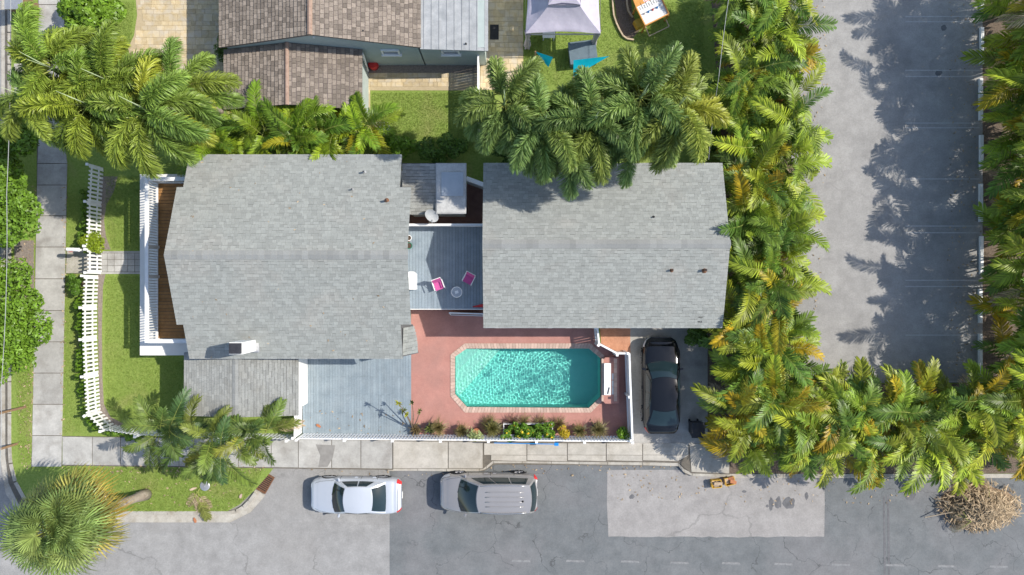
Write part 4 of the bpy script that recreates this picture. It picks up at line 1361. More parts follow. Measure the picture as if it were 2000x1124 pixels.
van_p = dict(
    top=[(0, .70), (.08, .82), (.5, .95), (.95, 1.06), (1.4, 1.08), (3.6, 1.10), (4.3, 1.10), (4.55, 1.06), (4.66, .80)],
    plan=[(0, .62), (.06, .76), (.2, .87), (.5, .955), (.95, .99), (2.3, 1.0), (3.8, .99), (4.3, .96), (4.52, .90), (4.62, .84), (4.66, .76)],
    cabin=dict(xc=1.02, xt=1.92, xe=4.26, xb=4.50, wb=.88, wr=.70, bow=.20, zb0=1.02, zb1=1.08, zr=1.78, rdrop=.03, sides=[(.12, .36), (.38, .64), (.66, .92)], rw0=.12),
    tail_u=.965, tail_s=(.34, .74), head_u=.10, head_s=(.42, .62), doors=(.29, .52, .76), handles=(.47, .56), axles=(.88, 3.75), wr=.33, inset=.11)
cx = W(954, 967, .9)
T, Bf, rp, rfv = car('minivan', 'taupe minivan with ribbed roof and roof rails parked at the kerb', 4.66, 1.86, van_p, (cx.x, cx.y + .0, -.122), 0, 'car_taupe', 'van')
for k in range(4):
    t = -.5 + k * .333
    rb = MB()
    pts = [rp(u, t) + Vector((0, 0, .012)) for u in np.linspace(.16, .86, 8)]
    part('roof_rib', rb.tube(pts, .022, 6).mesh('roof_rib', 'car_taupe', True), rfv)
for t in (-.94, .94):
    pts = [rp(u, t) + Vector((0, 0, .05)) for u in np.linspace(.05, .94, 8)]
    part('roof_rail', MB().tube(pts, .022, 6).mesh('roof_rail', 'rim_alloy', True), rfv)
p = rp(.84, -.12)
part('antenna', MB().lathe(p + Vector((0, 0, .0)), [(.05, 0), (.045, .03), (.012, .06)], 10).mesh('antenna', 'black_rubber'), rfv)

dark = dict(
    top=[(0, .58), (.08, .70), (.5, .80), (1.2, .92), (1.6, .95), (3.4, 1.0), (3.9, 1.03), (4.35, 1.0), (4.55, .90), (4.62, .72)],
    plan=[(0, .50), (.05, .66), (.16, .80), (.4, .92), (.9, .985), (2.2, 1.0), (3.5, .99), (4.0, .96), (4.35, .87), (4.52, .76), (4.62, .62)],
    cabin=dict(xc=1.26, xt=1.95, xe=3.30, xb=4.10, wb=.86, wr=.64, bow=.20, zb0=.90, zb1=1.02, zr=1.43, sides=[(.12, .44), (.47, .78)], rw0=.10),
    tail_u=.93, tail_s=(.42, .66), head_u=.10, head_s=(.42, .62), doors=(.33, .56, .74), handles=(.52, .72), axles=(.92, 3.70), trunk_seam=(.975,))
cx = W(1292.5, 754, .8)
car('sedan_car', 'glossy black sedan parked on the concrete driveway beside the pool fence', 4.62, 1.82, dark, (cx.x, cx.y, .012), -PI / 2, 'car_black')

# ---------------------------------------------------------------- deck furniture
def deck_chair(label, px, py, rz, z=1.29):
    T = bpy.data.objects.new('folding_chair', None)
    p = W(px, py, z + .4)
    T.location = (p.x, p.y, z)
    T.rotation_euler = (0, 0, rz)
    T.scale = (.86, .86, .9)
    COL.objects.link(T)
    tag(T, label, 'chair', 'pink folding chairs on the deck')
    part('seat', MB().box((0, 0, .42), (.48, .46, .03)).mesh('chair_seat', 'pink_fabric'), T)
    part('backrest', MB().box((0, .27, .72), (.46, .03, .42), 0, 0, Matrix.Rotation(R(-18), 3, 'X')).mesh('chair_back', 'pink_fabric'), T)
    for sg in (-1, 1):
        f = MB().tube([(sg * .26, -.26, 0), (sg * .26, .05, .44), (sg * .26, .20, .52), (sg * .26, .36, .97)], .016, 6)
        part('frame', f.mesh('chair_frame', 'white_paint'), T)
        part('leg', MB().tube([(sg * .25, .28, 0), (sg * .25, -.22, .43)], .015, 6).mesh('chair_leg', 'white_paint'), T)
        part('armrest', MB().box((sg * .27, .02, .63), (.05, .46, .025)).mesh('armrest', 'white_paint'), T)
    part('back_bar', MB().tube([(-.26, .36, .97), (.26, .36, .97)], .018, 6).mesh('back_bar', 'white_paint'), T)
    part('seat_bar', MB().tube([(-.26, .22, .45), (.26, .22, .45)], .014, 6).mesh('seat_bar', 'white_paint'), T)
deck_chair('bright pink folding chair with white frame in the sun on the deck', 857, 558, R(20))
deck_chair('pink folding chair with white frame in the shade beside the glass table', 915, 546, R(-28))
gt = thing('glass_table', W(892, 571, 1.3), 'round glass side table with white rim on the deck', 'table')
p = W(892, 571, 1.75)
ring = [(p.x + .24 * math.cos(a), p.y + .24 * math.sin(a), 1.76) for a in [2 * PI * k / 24 for k in range(25)]]
MB().tube(ring, .018, 6, cap=False).build('rim', 'white_paint', gt)
MB().lathe((p.x, p.y, 1.752), [(.235, 0), (.235, .008)], 24).build('glass_top', 'membrane_blue', gt)
for k in range(4):
    a = PI / 4 + k * PI / 2
    MB().tube([(p.x + .2 * math.cos(a), p.y + .2 * math.sin(a), 1.75), (p.x - .13 * math.cos(a), p.y - .13 * math.sin(a), 1.30)], .012, 6).build('leg', 'white_paint', gt)
MB().box((p.x, p.y, 1.768), (.16, .13, .012), .3).build('inlay', 'white_paint', gt)

bx_ = thing('storage_box', W(806, 548, 1.3), 'white lidded storage box on the deck against the left roof', 'box')
a, b_ = W(794, 531, 1.8), W(812, 566, 1.8)
q = [(a.x, b_.y), (b_.x, b_.y), (b_.x, a.y - .1), (b_.x - .1, a.y), (a.x + .12, a.y), (a.x, a.y - .06)]
MB().prism(q, 1.30, 1.74).build('body', 'white_vinyl', bx_)
MB().prism([(x * 1.0, y) for x, y in q], 1.742, 1.80).build('lid', 'white_paint', bx_)

def pot(name, label, px, py, r_, h, mat, z=0.02, plant=None, group=None):
    p = W(px, py, z)
    T = thing(name, p, label, 'plant pot', group)
    MB().lathe(p, [(r_ * .72, 0), (r_ * .95, h * .85), (r_ * 1.05, h * .86), (r_ * 1.05, h), (r_ * .88, h), (r_ * .86, h * .93)], 18).build('pot', mat, T)
    MB().lathe((p.x, p.y, p.z + h * .90), [(r_ * .87, 0), (r_ * .8, .012)], 18).build('soil', 'soil', T)
    return T, p
pot('flower_pot', 'white empty flower pot on the deck by the roof edge, upper of three', 800, 466, .13, .28, 'white_paint', 1.3)
pot('flower_pot', 'tiny terracotta pot between the white and green pots', 798.5, 474, .06, .14, 'terracotta', 1.3)
pot('flower_pot', 'green rimmed empty pot on the deck, lower of three', 800.5, 481, .15, .3, 'green_pot', 1.3)
tw = thing('folded_towel', W(936, 598, 1.3), 'crumpled red and orange towel in the deck corner', 'towel')
p = W(935, 598, 1.32)
vs, fs = [], []
for i in range(7):
    for j in range(4):
        vs.append((p.x - .28 + .56 * i / 6, p.y - .06 + .14 * j / 3 * (0.3 + i / 6), 1.33 + .05 * random.random()))
for i in range(6):
    for j in range(3):
        a_ = i * 4 + j
        fs.append((a_, a_ + 1, a_ + 5, a_ + 4))
MB().add(vs, fs).build('cloth', 'red_plastic', tw, smooth=True)
# white framed panel leaning under the deck
pn = thing('framed_panel', W(912, 608), 'white framed glass panel leaning below the raised deck', 'window panel')
a, b_ = W(879, 611, .6), W(944, 613, .6)
MB().bar((a.x, a.y, .95), (b_.x, b_.y, .95), .06, .06).bar((a.x, a.y - .12, .1), (b_.x, b_.y - .12, .1), .06, .06).bar((a.x, a.y, .98), (a.x, a.y - .12, .08), .05, .05).bar((b_.x, b_.y, .98), (b_.x, b_.y - .12, .08), .05, .05).build('frame', 'white_paint', pn)
MB().add([(a.x, a.y - .01, .93), (b_.x, b_.y - .01, .93), (b_.x, b_.y - .13, .1), (a.x, a.y - .13, .1)], [(0, 1, 2, 3)]).build('pane', 'glass_window', pn)

# ---------------------------------------------------------------- small things on the ground
# drain grate
dg = thing('drain_grate', W(517, 943), 'rusty storm drain grate at the curve of the kerb', 'drain')
c = W(517, 944)
A = R(60)
fr2 = MB()
fr2.box((c.x, c.y, -.075), (.86, .50, .06), A)
fr2.build('recess', 'black_rubber', dg)
u, v = Vector((math.cos(A), math.sin(A), 0)), Vector((-math.sin(A), math.cos(A), 0))
fm = MB()
for sg in (-1, 1):
    fm.box(Vector((c.x, c.y, -.035)) + v * sg * .26, (.92, .05, .06), A)
    fm.box(Vector((c.x, c.y, -.035)) + u * sg * .44, (.05, .48, .06), A)
fm.build('frame', 'rust_metal', dg)
for i in range(9):
    q = Vector((c.x, c.y, -.04)) + u * (-.38 + .095 * i)
    MB().box(q, (.04, .48, .04), A).build('bar', 'rust_metal', dg)
# black mat, wood edging, cabinet, posts
tag(MB().prism(P2((957, 49), (974, 49), (974, 78), (957, 78)), .024, .04).build('door_mat', 'black_rubber'), 'black rectangular mat on the paver patio', 'mat')
ed = thing('garden_edging', W(1216, 40), 'curved pale wood edging round the dark mulch bed', 'edging')
ep = [(1196, -10), (1197, 10), (1199, 30), (1204, 45), (1210, 58), (1217, 70), (1225, 76), (1238, 78)]
for (x0, y0), (x1, y1) in zip(ep[:-1], ep[1:]):
    a, b_ = W(x0, y0, .1), W(x1, y1, .1)
    MB().bar((a.x, a.y, .06), (b_.x, b_.y, .06), .07, .13).build('edging_log', 'wood_pale', ed)
ep = [(1224, -10), (1225, 10), (1228, 22), (1236, 34)]
for (x0, y0), (x1, y1) in zip(ep[:-1], ep[1:]):
    a, b_ = W(x0, y0, .1), W(x1, y1, .1)
    MB().bar((a.x, a.y, .06), (b_.x, b_.y, .06), .07, .13).build('edging_log', 'wood_pale', ed)
uc = thing('utility_cabinet', W(40, 20), 'grey metal lidded brown cabinet by the left kerb', 'cabinet')
a, b_ = W(8, -14, 1.3), W(42, 17, 1.3)
MB().box(((a.x + b_.x) / 2, (a.y + b_.y) / 2, .6), (.72, .7, 1.2)).build('body', 'wood_brown', uc)
MB().box(((a.x + b_.x) / 2, (a.y + b_.y) / 2, 1.24), (.82, .78, .08)).build('lid', 'steel', uc)
MB().box(((a.x + b_.x) / 2 + .36, (a.y + b_.y) / 2, .8), (.02, .3, .5)).build('door', 'wood_brown', uc)
for i, (x, y) in enumerate(((50, 795), (33, 867))):
    p = W(x, y)
    T = thing('sign_post', p, ('weathered brown post on the verge, upper of the two' if i == 0 else 'weathered brown post on the verge, lower of the two'), 'post', 'posts on the left verge')
    MB().box((p.x, p.y, 1.7), (.10, .10, 3.4)).build('shaft', 'wood_brown', T)
    MB().lathe((p.x, p.y, 3.4), [(.075, 0), (.06, .05), (.01, .09)], 8).build('finial', 'rust_metal', T)
# trash bin by the driveway
tb = thing('trash_bin', W(1362, 845), 'black wheeled bin at the driveway edge under the palms', 'bin')
p = W(1363, 840, .9)
vs = [(p.x + sx * s, p.y + sy * s2, z) for z, s, s2 in ((.02, .22, .26), (.95, .29, .34)) for sx, sy in ((-1, -1), (1, -1), (1, 1), (-1, 1))]
MB().add(vs, [(0, 1, 5, 4), (1, 2, 6, 5), (2, 3, 7, 6), (3, 0, 4, 7), (3, 2, 1, 0), (4, 5, 6, 7)]).build('body', 'bin_black', tb)
MB().prism([(p.x - .31, p.y - .37), (p.x + .31, p.y - .37), (p.x + .31, p.y + .36), (p.x - .31, p.y + .36)], .955, 1.0).build('lid', 'bin_black', tb)
MB().tube([(p.x - .2, p.y + .42, .92), (p.x + .2, p.y + .42, .92)], .02).build('handle', 'bin_black', tb)
for sg in (-1, 1):
    MB().tube([(p.x + sg * .2 - .03, p.y + .28, .1), (p.x + sg * .2 + .03, p.y + .28, .1)], .1, 12).build('wheel', 'black_rubber', tb)
# yellow crates
for i, (x, y, rz, lab) in enumerate(((1399, 945, .1, 'yellow crate stuffed with cardboard on the road, the one nearer the driveway'), (1425, 940, .22, 'yellow crate with loose waste on the road, the one under the palms'))):
    p = W(x, y, .1)
    T = thing('crate', (p.x, p.y, -.12), lab, 'crate', 'yellow crates on the road')
    M = Matrix.Rotation(rz, 3, 'Z')
    w, dp, hh = .46, .36, .30
    MB().box((p.x, p.y, -.10), (w, dp, .03), rz).build('bottom', 'crate_yellow', T)
    for sg in (-1, 1):
        for k in range(3):
            z = -.06 + k * .11
            MB().box(M @ Vector((0, sg * dp / 2, 0)) + Vector((p.x, p.y, z)), (w, .03, .07), rz).build('slat', 'crate_yellow', T)
            MB().box(M @ Vector((sg * w / 2, 0, 0)) + Vector((p.x, p.y, z)), (.03, dp - .03, .07), rz).build('slat', 'crate_yellow', T)
    for k in range(5):
        MB().box(M @ Vector((random.uniform(-.17, .17), random.uniform(-.12, .12), 0)) + Vector((p.x, p.y, .02 + .06 * k)), (random.uniform(.2, .4), random.uniform(.12, .25), .04), random.uniform(0, 3), 0, Matrix.Rotation(random.uniform(-.4, .4), 3, 'X')).build('waste', random.choice(('cardboard', 'cardboard', 'wood_brown', 'terracotta')), T)
# blue pole with a head, lying on the fence
bp_ = thing('pool_pole', W(1030, 866, 1.2), 'blue telescopic pool pole lying along the street fence', 'pole')
a, b_ = W(965, 863.2, 1.12), W(1085, 865.5, 1.12)
MB().tube([(a.x, a.y - .06, 1.12), (b_.x, b_.y - .06, 1.12)], .02, 8).build('shaft', 'blue_plastic', bp_)
MB().box((b_.x + .04, b_.y - .06, 1.12), (.2, .14, .1)).build('head', 'blue_plastic', bp_)

# wires
def wire(label, pts, r_=.011):
    P = [W(*p) for p in pts]
    out = []
    for a, b_ in zip(P[:-1], P[1:]):
        for k in range(8):
            t = k / 8
            q = a.lerp(b_, t)
            q.z -= .5 * t * (1 - t)
            out.append(q)
    out.append(P[-1])
    return tag(MB().tube(out, r_, 5).build('overhead_wire', 'wire'), label, 'wire')
wire('thin overhead wire running along the left street', [(19, -120, 7.0), (13, 380, 7.0), (2, 760, 7.0), (-8, 1000, 7.0)])
wire('thin pale overhead wire crossing above the palms beside the rear roof', [(1432, -60, 6.0), (1404, 150, 5.8), (1384, 312, 3.3)])

# ---------------------------------------------------------------- neighbour's yard
gz = thing('gazebo', (2.3, 13.3, 0), 'lavender grey fabric gazebo with curtains in the upper yard', 'gazebo')
gx0, gx1, gy0, gy1 = 0.62, 4.05, 11.62, 15.0
gc = ((gx0 + gx1) / 2, (gy0 + gy1) / 2)
def canopy(x0, x1, y0, y1, z0, c, hw_, z1, sag, n=10):
    m = MB()
    cor = [(x0, y0), (x1, y0), (x1, y1), (x0, y1)]
    top = [(c[0] - hw_, c[1] - hw_), (c[0] + hw_, c[1] - hw_), (c[0] + hw_, c[1] + hw_), (c[0] - hw_, c[1] + hw_)]
    for k in range(4):
        a, b = Vector(cor[k] + (z0,)), Vector(cor[(k + 1) % 4] + (z0,))
        d, e = Vector(top[k] + (z1,)), Vector(top[(k + 1) % 4] + (z1,))
        vs, fs = [], []
        for i in range(n + 1):
            for j in range(n + 1):
                t, s = i / n, j / n
                p = a.lerp(b, s).lerp(d.lerp(e, s), t)
                p.z -= sag * math.sin(PI * t) * (0.6 + .4 * math.sin(PI * s)) * 1.2 - .02 * math.sin(s * 19 + t * 7) * (1 - t)
                # the eave hangs inwards between the corners
                if t == 0:
                    ctr = Vector((c[0], c[1], p.z))
                    p += (ctr - p).normalized() * .09 * math.sin(PI * s)
                vs.append(p)
        for i in range(n):
            for j in range(n):
                q = i * (n + 1) + j
                fs.append((q, q + 1, q + n + 2, q + n + 1))
        m.add(vs, fs)
        m.add([a, b, b - Vector((0, 0, .2)), a - Vector((0, 0, .2))], [(0, 1, 2, 3)])
    return m
canopy(gx0, gx1, gy0, gy1, 2.15, gc, .60, 2.95, .12).build('canopy', 'gazebo_cloth', gz, smooth=True)
canopy(gc[0] - .72, gc[0] + .72, gc[1] - .72, gc[1] + .72, 3.0, gc, .04, 3.3, .03, 5).build('vent_canopy', 'gazebo_cloth', gz, smooth=True)
for sx in (gx0 + .12, gx1 - .12):
    for sy in (gy0 + .12, gy1 - .12):
        MB().tube([(sx, sy, 0), (sx, sy, 2.12)], .035, 8).build('post', 'dark_metal', gz)
        m = MB()
        vs, fs = [], []
        for k in range(17):
            a = 2 * PI * k / 16
            for z in (0.1, 1.1, 2.05):
                r_ = (.16 if z != 1.1 else .09) * (1 + .25 * math.sin(5 * a))
                vs.append((sx + r_ * math.cos(a), sy + r_ * math.sin(a), z))
        for k in range(16):
            for j in range(2):
                q = k * 3 + j
                fs.append((q, q + 3, q + 4, q + 1))
        m.add(vs, fs).build('curtain', 'curtain', gz, smooth=True)
# table and seats peeking out below the canopy
st = thing('patio_bench', W(1073, 73), 'white topped bench peeking out under the gazebo edge', 'bench')
p = W(1072, 66, .45)
MB().box((p.x, p.y, .45), (.6, .42, .06)).build('seat', 'white_paint', st)
for sx in (-.25, .25):
    for sy in (-.16, .16):
        MB().box((p.x + sx, p.y + sy, .21), (.05, .05, .42)).build('leg', 'white_paint', st)
fs_ = thing('hot_tub', W(1140, 98), 'dark blue covered hot tub corner beside the gazebo', 'tub')  # covered hot tub: body and lid
p = W(1138, 104, .5)
MB().box((p.x, p.y, .3), (1.25, 1.0, .6), .12).build('body', 'tub_cover', fs_)
MB().box((p.x, p.y, .63), (1.32, 1.06, .06), .12).build('cover', 'tub_cover', fs_)
# cyan shade sails on posts
def sail(label, pts, sagz):
    P = [W(*q) for q in pts]
    T = thing('shade_sail', (P[0].x, P[0].y, 0), label, 'shade sail', 'cyan shade sails')
    vs, fs = [], []
    n = 8
    for i in range(n + 1):
        for j in range(n + 1 - i):
            a, b = i / n, j / n
            q = P[0] * (1 - a - b) + P[1] * a + P[2] * b
            q.z -= sagz * 27 * a * b * (1 - a - b) * .3
            vs.append(q)
    idx = {}
    k = 0
    for i in range(n + 1):
        for j in range(n + 1 - i):
            idx[i, j] = k
            k += 1
    for i in range(n):
        for j in range(n - i):
            fs.append((idx[i, j], idx[i + 1, j], idx[i, j + 1]))
            if j < n - i - 1:
                fs.append((idx[i + 1, j], idx[i + 1, j + 1], idx[i, j + 1]))
    MB().add(vs, fs).build('cloth', 'sail_cyan', T, smooth=True)
    MB().tube([(P[0].x, P[0].y, 0), P[0]], .035, 8).build('post', 'wood_brown', T)
sail('cyan shade sail tied to the wooden post by the patio', [(1046, 101, 2.3), (1071, 132, 1.6), (1080, 112, 2.3)], .2)
sail('cyan shade sail half hidden under the palm fronds below the gazebo', [(1120, 150, 1.9), (1190, 110, 2.6), (1120, 118, 2.6)], .2)
# game table
gt_ = thing('game_table', W(1275, 40), 'tilted wooden shuffleboard game table with printed numbers and coloured cones', 'game table')
zt = .85
q = [W(1242, 15, zt), W(1289, -8, zt), W(1306, 28, zt), W(1260, 51, zt)]
back = [W(1225, -30, zt), W(1275, -45, zt)]
MB().prism([(v.x, v.y) for v in (q[3], q[2], q[1], q[0])], zt - .06, zt).build('board', 'game_board', gt_)
q2 = [W(1242, 14.5, zt), W(1289, -8.5, zt), back[1], back[0]]
MB().prism([(v.x, v.y) for v in q2], zt - .06, zt + .002).build('target_board', 'wood_orange', gt_)
for a, b_ in ((q[0], q[3]), (q[3], q[2]), (q[2], q[1])):
    MB().bar((a.x, a.y, zt + .01), (b_.x, b_.y, zt + .01), .05, .12).build('side_rail', 'wood_orange', gt_)
for v in (q[0], q[3], q[2], q[1]):
    MB().bar((v.x, v.y, 0), (v.x, v.y, zt - .07), .07, .07).build('leg', 'wood_orange', gt_)
a, b_, c_, d_ = W(1260, 51, .5), W(1268, 71, .5), W(1307, 52, .5), W(1300, 38, .5)
MB().bar(a, b_, .04, .04).bar(b_, c_, .04, .04).bar(c_, d_, .04, .04).build('front_frame', 'wood_pale', gt_)
uu = (q[1] - q[0]).normalized()
vv = (q[3] - q[0]).normalized()
ang = math.atan2(uu.y, uu.x)
for r_, mt, dz in ((.13, 'white_paint', .004), (.10, 'tail_red', .007), (.07, 'white_paint', .010), (.04, 'crate_yellow', .013)):
    c = (q[0] + q[1]) / 2 - vv * .12 - uu * .05
    MB().lathe((c.x, c.y, zt + dz), [(r_, 0), (r_, .002)], 20).build('target_ring', mt, gt_)
for k, chx in enumerate('12321'):
    fc = bpy.data.curves.new('printed_number', 'FONT')
    fc.body = chx
    fc.size = .20
    fc.align_x = 'CENTER'
    fc.align_y = 'CENTER'
    tmp = bpy.data.objects.new('printed_number', fc)
    COL.objects.link(tmp)
    dg_ = bpy.context.evaluated_depsgraph_get()
    me = bpy.data.meshes.new_from_object(tmp.evaluated_get(dg_))
    bpy.data.objects.remove(tmp)
    me.materials.clear()
    me.materials.append(MATS['black_print'])
    L_ = (q[1] - q[0]).length
    c = q[0] + uu * (L_ * (.12 + .19 * k)) + vv * .13
    o = link('printed_number', me, gt_, Matrix.Translation((c.x, c.y, zt + .004)) @ Matrix.Rotation(ang + PI, 4, 'Z'))
    if k < 4:
        c2 = q[0] + uu * (L_ * (.215 + .19 * k))
        MB().bar(c2 + Vector((0, 0, .004)) - vv * .12, c2 + Vector((0, 0, .004)) + vv * .24, .018, .004).build('printed_line', 'black_print', gt_)
for k, (t, mt) in enumerate(((.18, 'white_paint'), (.34, 'blue_plastic'), (.52, 'red_plastic'), (.70, 'blue_plastic'), (.88, 'white_paint'))):
    c = q[0] + uu * ((q[1] - q[0]).length * t) + vv * .45
    tag(MB().lathe((c.x, c.y, zt + .002), [(.055, 0), (.05, .02), (.012, .17)], 10).build('game_cone', mt), ('%s game cone on the tilted board, %s' % (('white', 'blue', 'red', 'blue', 'white')[k], ('lowest of the row', 'left of the red one', 'middle of the row', 'right of the red one', 'topmost of the row')[k])), 'game cone', 'cones on the game table')
tag(MB().box(W(1248, 47, .25), (.42, .4, .4), .5).build('toy_box', 'crate_yellow'), 'yellow box standing beside the game table', 'box')
# white garden chair behind the small palms
wc = thing('garden_chair', W(746, 258), 'white tubular garden chair on the lawn edge by the small palms', 'chair')
p = W(746, 255, .4)
for k in range(4):
    MB().tube([(p.x - .3 + .2 * k, p.y - .25, .42), (p.x - .3 + .2 * k, p.y + .25, .42)], .02, 6).build('slat', 'white_paint', wc)
MB().tube([(p.x - .42, p.y - .02, .62), (p.x + .45, p.y, .62)], .025, 6).build('armrest', 'white_paint', wc)
MB().tube([(p.x - .36, p.y + .26, .85), (p.x + .36, p.y + .26, .85)], .025, 6).build('back_bar', 'white_paint', wc)
for sx in (-.32, .32):
    for sy in (-.24, .24):
        MB().tube([(p.x + sx, p.y + sy, 0), (p.x + sx, p.y + sy, .62 if sy < 0 else .85)], .02, 6).build('leg', 'white_paint', wc)

# ---------------------------------------------------------------- plants
def arr_mesh(name, V, F4, F3, mats, mi=None):
    me = bpy.data.meshes.new(name)
    me.from_pydata([tuple(p) for p in V], [], [tuple(f) for f in F4] + [tuple(f) for f in F3])
    for m in mats:
        me.materials.append(MATS[m])
    if mi is not None:
        me.polygons.foreach_set('material_index', mi)
    me.update()
    return me

def rachis_curve(L, e0, e1, n, power=1.0, twist=0.0):
    pts, dirs = [np.zeros(3)], []
    for i in range(n):
        t = (i + .5) / n
        e = math.radians(e0 + (e1 - e0) * t ** power)
        a = twist * t * t
        d = np.array([math.cos(e) * math.cos(a), math.cos(e) * math.sin(a), math.sin(e)])
        dirs.append(d)
        pts.append(pts[-1] + d * L / n)
    dirs.append(dirs[-1])
    return np.array(pts), np.array(dirs)

def pinnate(name, L, e0, e1, nl, lmax, wid, plumose=False, power=1.0, twist=0.0, t0=.15, droop=.35, seed=0, leafmat='leaf', vang=28, ranks=2):
    """a feather leaf: curved rachis with leaflets as thin bent blades"""
    rg = np.random.default_rng(seed)
    P, D = rachis_curve(L, e0, e1, 24, power, twist)
    mb = MB()
    mb.tube([Vector(p) for p in P[::3]], [0.022 * (1 - .8 * i / 8) for i in range(len(P[::3]))], 4, 1, cap=False)
    for i in range(nl):
        t = t0 + (1 - t0) * (i + .5) / nl
        k = t * 24
        a = int(min(k, 23))
        base = P[a] + (P[a + 1] - P[a]) * (k - a)
        fwd = D[a]
        s0 = np.cross(fwd, [0, 0, 1.0])
        s0 /= np.linalg.norm(s0) + 1e-9
        up = np.cross(s0, fwd)
        prof = math.sin(PI * min(1, (t - t0) / (1 - t0) * .80 + .18)) ** .7
        ll = lmax * (.35 + .65 * prof)
        for r in range(ranks):
            if plumose:
                ang = 2 * PI * (r + rg.uniform(-.35, .35)) / ranks
                side = s0 * math.cos(ang) + up * math.sin(ang)
                fw = rg.uniform(.28, .68)
            else:
                sg = 1 if r % 2 else -1
                va = math.radians(vang + rg.uniform(-10, 10))
                side = s0 * sg * math.cos(va) + up * math.sin(va)
                fw = .42 + .5 * t + rg.uniform(-.08, .08)
            d = fwd * fw + side * math.sqrt(max(.05, 1 - fw * fw * .6))
            d /= np.linalg.norm(d)
            l_ = ll * rg.uniform(.82, 1.1)
            w_ = wid * rg.uniform(.8, 1.15)
            wv = np.cross(d, up if abs(np.dot(d, up)) < .9 else s0)
            wv /= np.linalg.norm(wv) + 1e-9
            if plumose:
                wv = wv * math.cos(ang * 3) + np.cross(wv, d) * math.sin(ang * 3)
            dr = np.array([0, 0, -1.0]) * droop * l_
            m1 = base + d * l_ * .45 + dr * .12
            m2 = base + d * l_ * .78 + dr * .5
            tip = base + d * l_ * (1 - droop * .25) + dr * 1.0
            mb.add([base - wv * w_ * .25, base + wv * w_ * .25, m1 + wv * w_ * .5, m1 - wv * w_ * .5, m2 + wv * w_ * .38, m2 - wv * w_ * .38, tip],
                   [(0, 1, 2, 3), (3, 2, 4, 5), (5, 4, 6)])
    return mb.mesh(name, [leafmat, 'rachis'])

def fan(name, pet, rad, nseg, spread, e0, e1, seed, leafmat='leaf', wid=.040):
    """costapalmate fan leaf on a long stalk"""
    rg = np.random.default_rng(seed)
    P, D = rachis_curve(pet, e0, e1, 8)
    mb = MB()
    mb.tube([Vector(p) for p in P], [.018] * 9, 4, 1, cap=False)
    o, f = P[-1], D[-1]
    s = np.cross(f, [0, 0, 1.0])
    s /= np.linalg.norm(s)
    up = np.cross(s, f)
    for i in range(nseg):
        a = math.radians(-spread / 2 + spread * i / (nseg - 1))
        d = f * math.cos(a) + s * math.sin(a) + up * .16 * math.cos(a * .5)
        d /= np.linalg.norm(d)
        l_ = rad * (1 - .28 * (abs(a) / math.radians(spread / 2)) ** 2) * rg.uniform(.92, 1.06)
        wv = np.cross(d, up)
        wv /= np.linalg.norm(wv)
        fold = up * (.02 if i % 2 else -.012)
        st = o + f * max(0, .12 * math.cos(a)) 
        m1 = st + d * l_ * .5 + fold
        m2 = st + d * l_ * .78 + fold - np.array([0, 0, .06 * rad])
        tip = st + d * l_ * .97 - np.array([0, 0, rg.uniform(.15, .34) * rad])
        w1 = wid * 1.25 * rad
        mb.add([st - wv * .008, st + wv * .008, m1 + wv * w1 * .5, m1 - wv * w1 * .5, m2 + wv * w1 * .33, m2 - wv * w1 * .33, tip],
               [(0, 1, 2, 3), (3, 2, 4, 5), (5, 4, 6)])
    return mb.mesh(name, [leafmat, 'rachis'])

FOX = [pinnate('foxtail_frond', 2.75, e0, e1, 80, .66, .030, plumose=True, ranks=9, power=pw, twist=tw_, t0=.16, droop=.52, seed=i)
       for i, (e0, e1, pw, tw_) in enumerate(((64, -72, 1.0, .3), (46, -80, .85, -.35), (26, -84, .8, .2), (72, -45, 1.15, -.15), (5, -86, .75, .1), (36, -78, .9, .6)))]
ARE = [pinnate('areca_frond', L_ * 1.08, e0, e1, 40, .58, .040, power=pw, twist=tw_, t0=.22, droop=dr, seed=20 + i, vang=va)
       for i, (L_, e0, e1, pw, tw_, dr, va) in enumerate(((1.9, 78, 5, 1.4, .1, .28, 32), (2.0, 62, -25, 1.2, -.2, .35, 28), (1.8, 48, -45, 1.1, .3, .4, 25), (1.7, 30, -60, 1.0, -.1, .45, 20), (1.6, 70, -35, 1.3, .4, .35, 30), (1.9, 40, -35, 1.2, -.4, .3, 35)))]
DRY = pinnate('dry_frond', 1.6, 0, -65, 22, .42, .03, power=.9, t0=.25, droop=.7, seed=50, leafmat='dry_thatch', vang=-5)
FANS = [fan('fan_leaf', .75, .95, 34, 250, e0, e1, 60 + i) for i, (e0, e1) in enumerate(((75, 40), (55, 12), (35, -15), (15, -40), (-5, -55)))]

def tint(base, v=.18, y=0.0, yl=(0.46, 0.31, 0.015)):
    """a frond's own colour: green, y mixes towards yellow"""
    k = random.uniform(1 - v, 1 + v)
    return tuple((base[i] * (1 - y) + yl[i] * y) * k for i in range(3)) + (1,)

def rot_frond(az, scale, roll=0.0, tilt=0.0, loc=(0, 0, 0)):
    return Matrix.Translation(loc) @ Matrix.Rotation(az, 4, 'Z') @ Matrix.Rotation(-tilt, 4, 'Y') @ Matrix.Rotation(roll, 4, 'X') @ Matrix.Diagonal((scale, scale, scale, 1))

TRK = {}
def trunk_mesh(h, r0, r1, mat='palm_trunk', rings=True):
    key = (round(h, 1), r0, r1, mat)
    if key not in TRK:
        n = int(h / .12)
        prof = [(r0 + (r1 - r0) * i / n + (.006 if i % 2 else 0), h * i / n) for i in range(n + 1)]
        TRK[key] = MB().lathe((0, 0, 0), prof, 10).mesh('trunk', mat, True)
    return TRK[key]

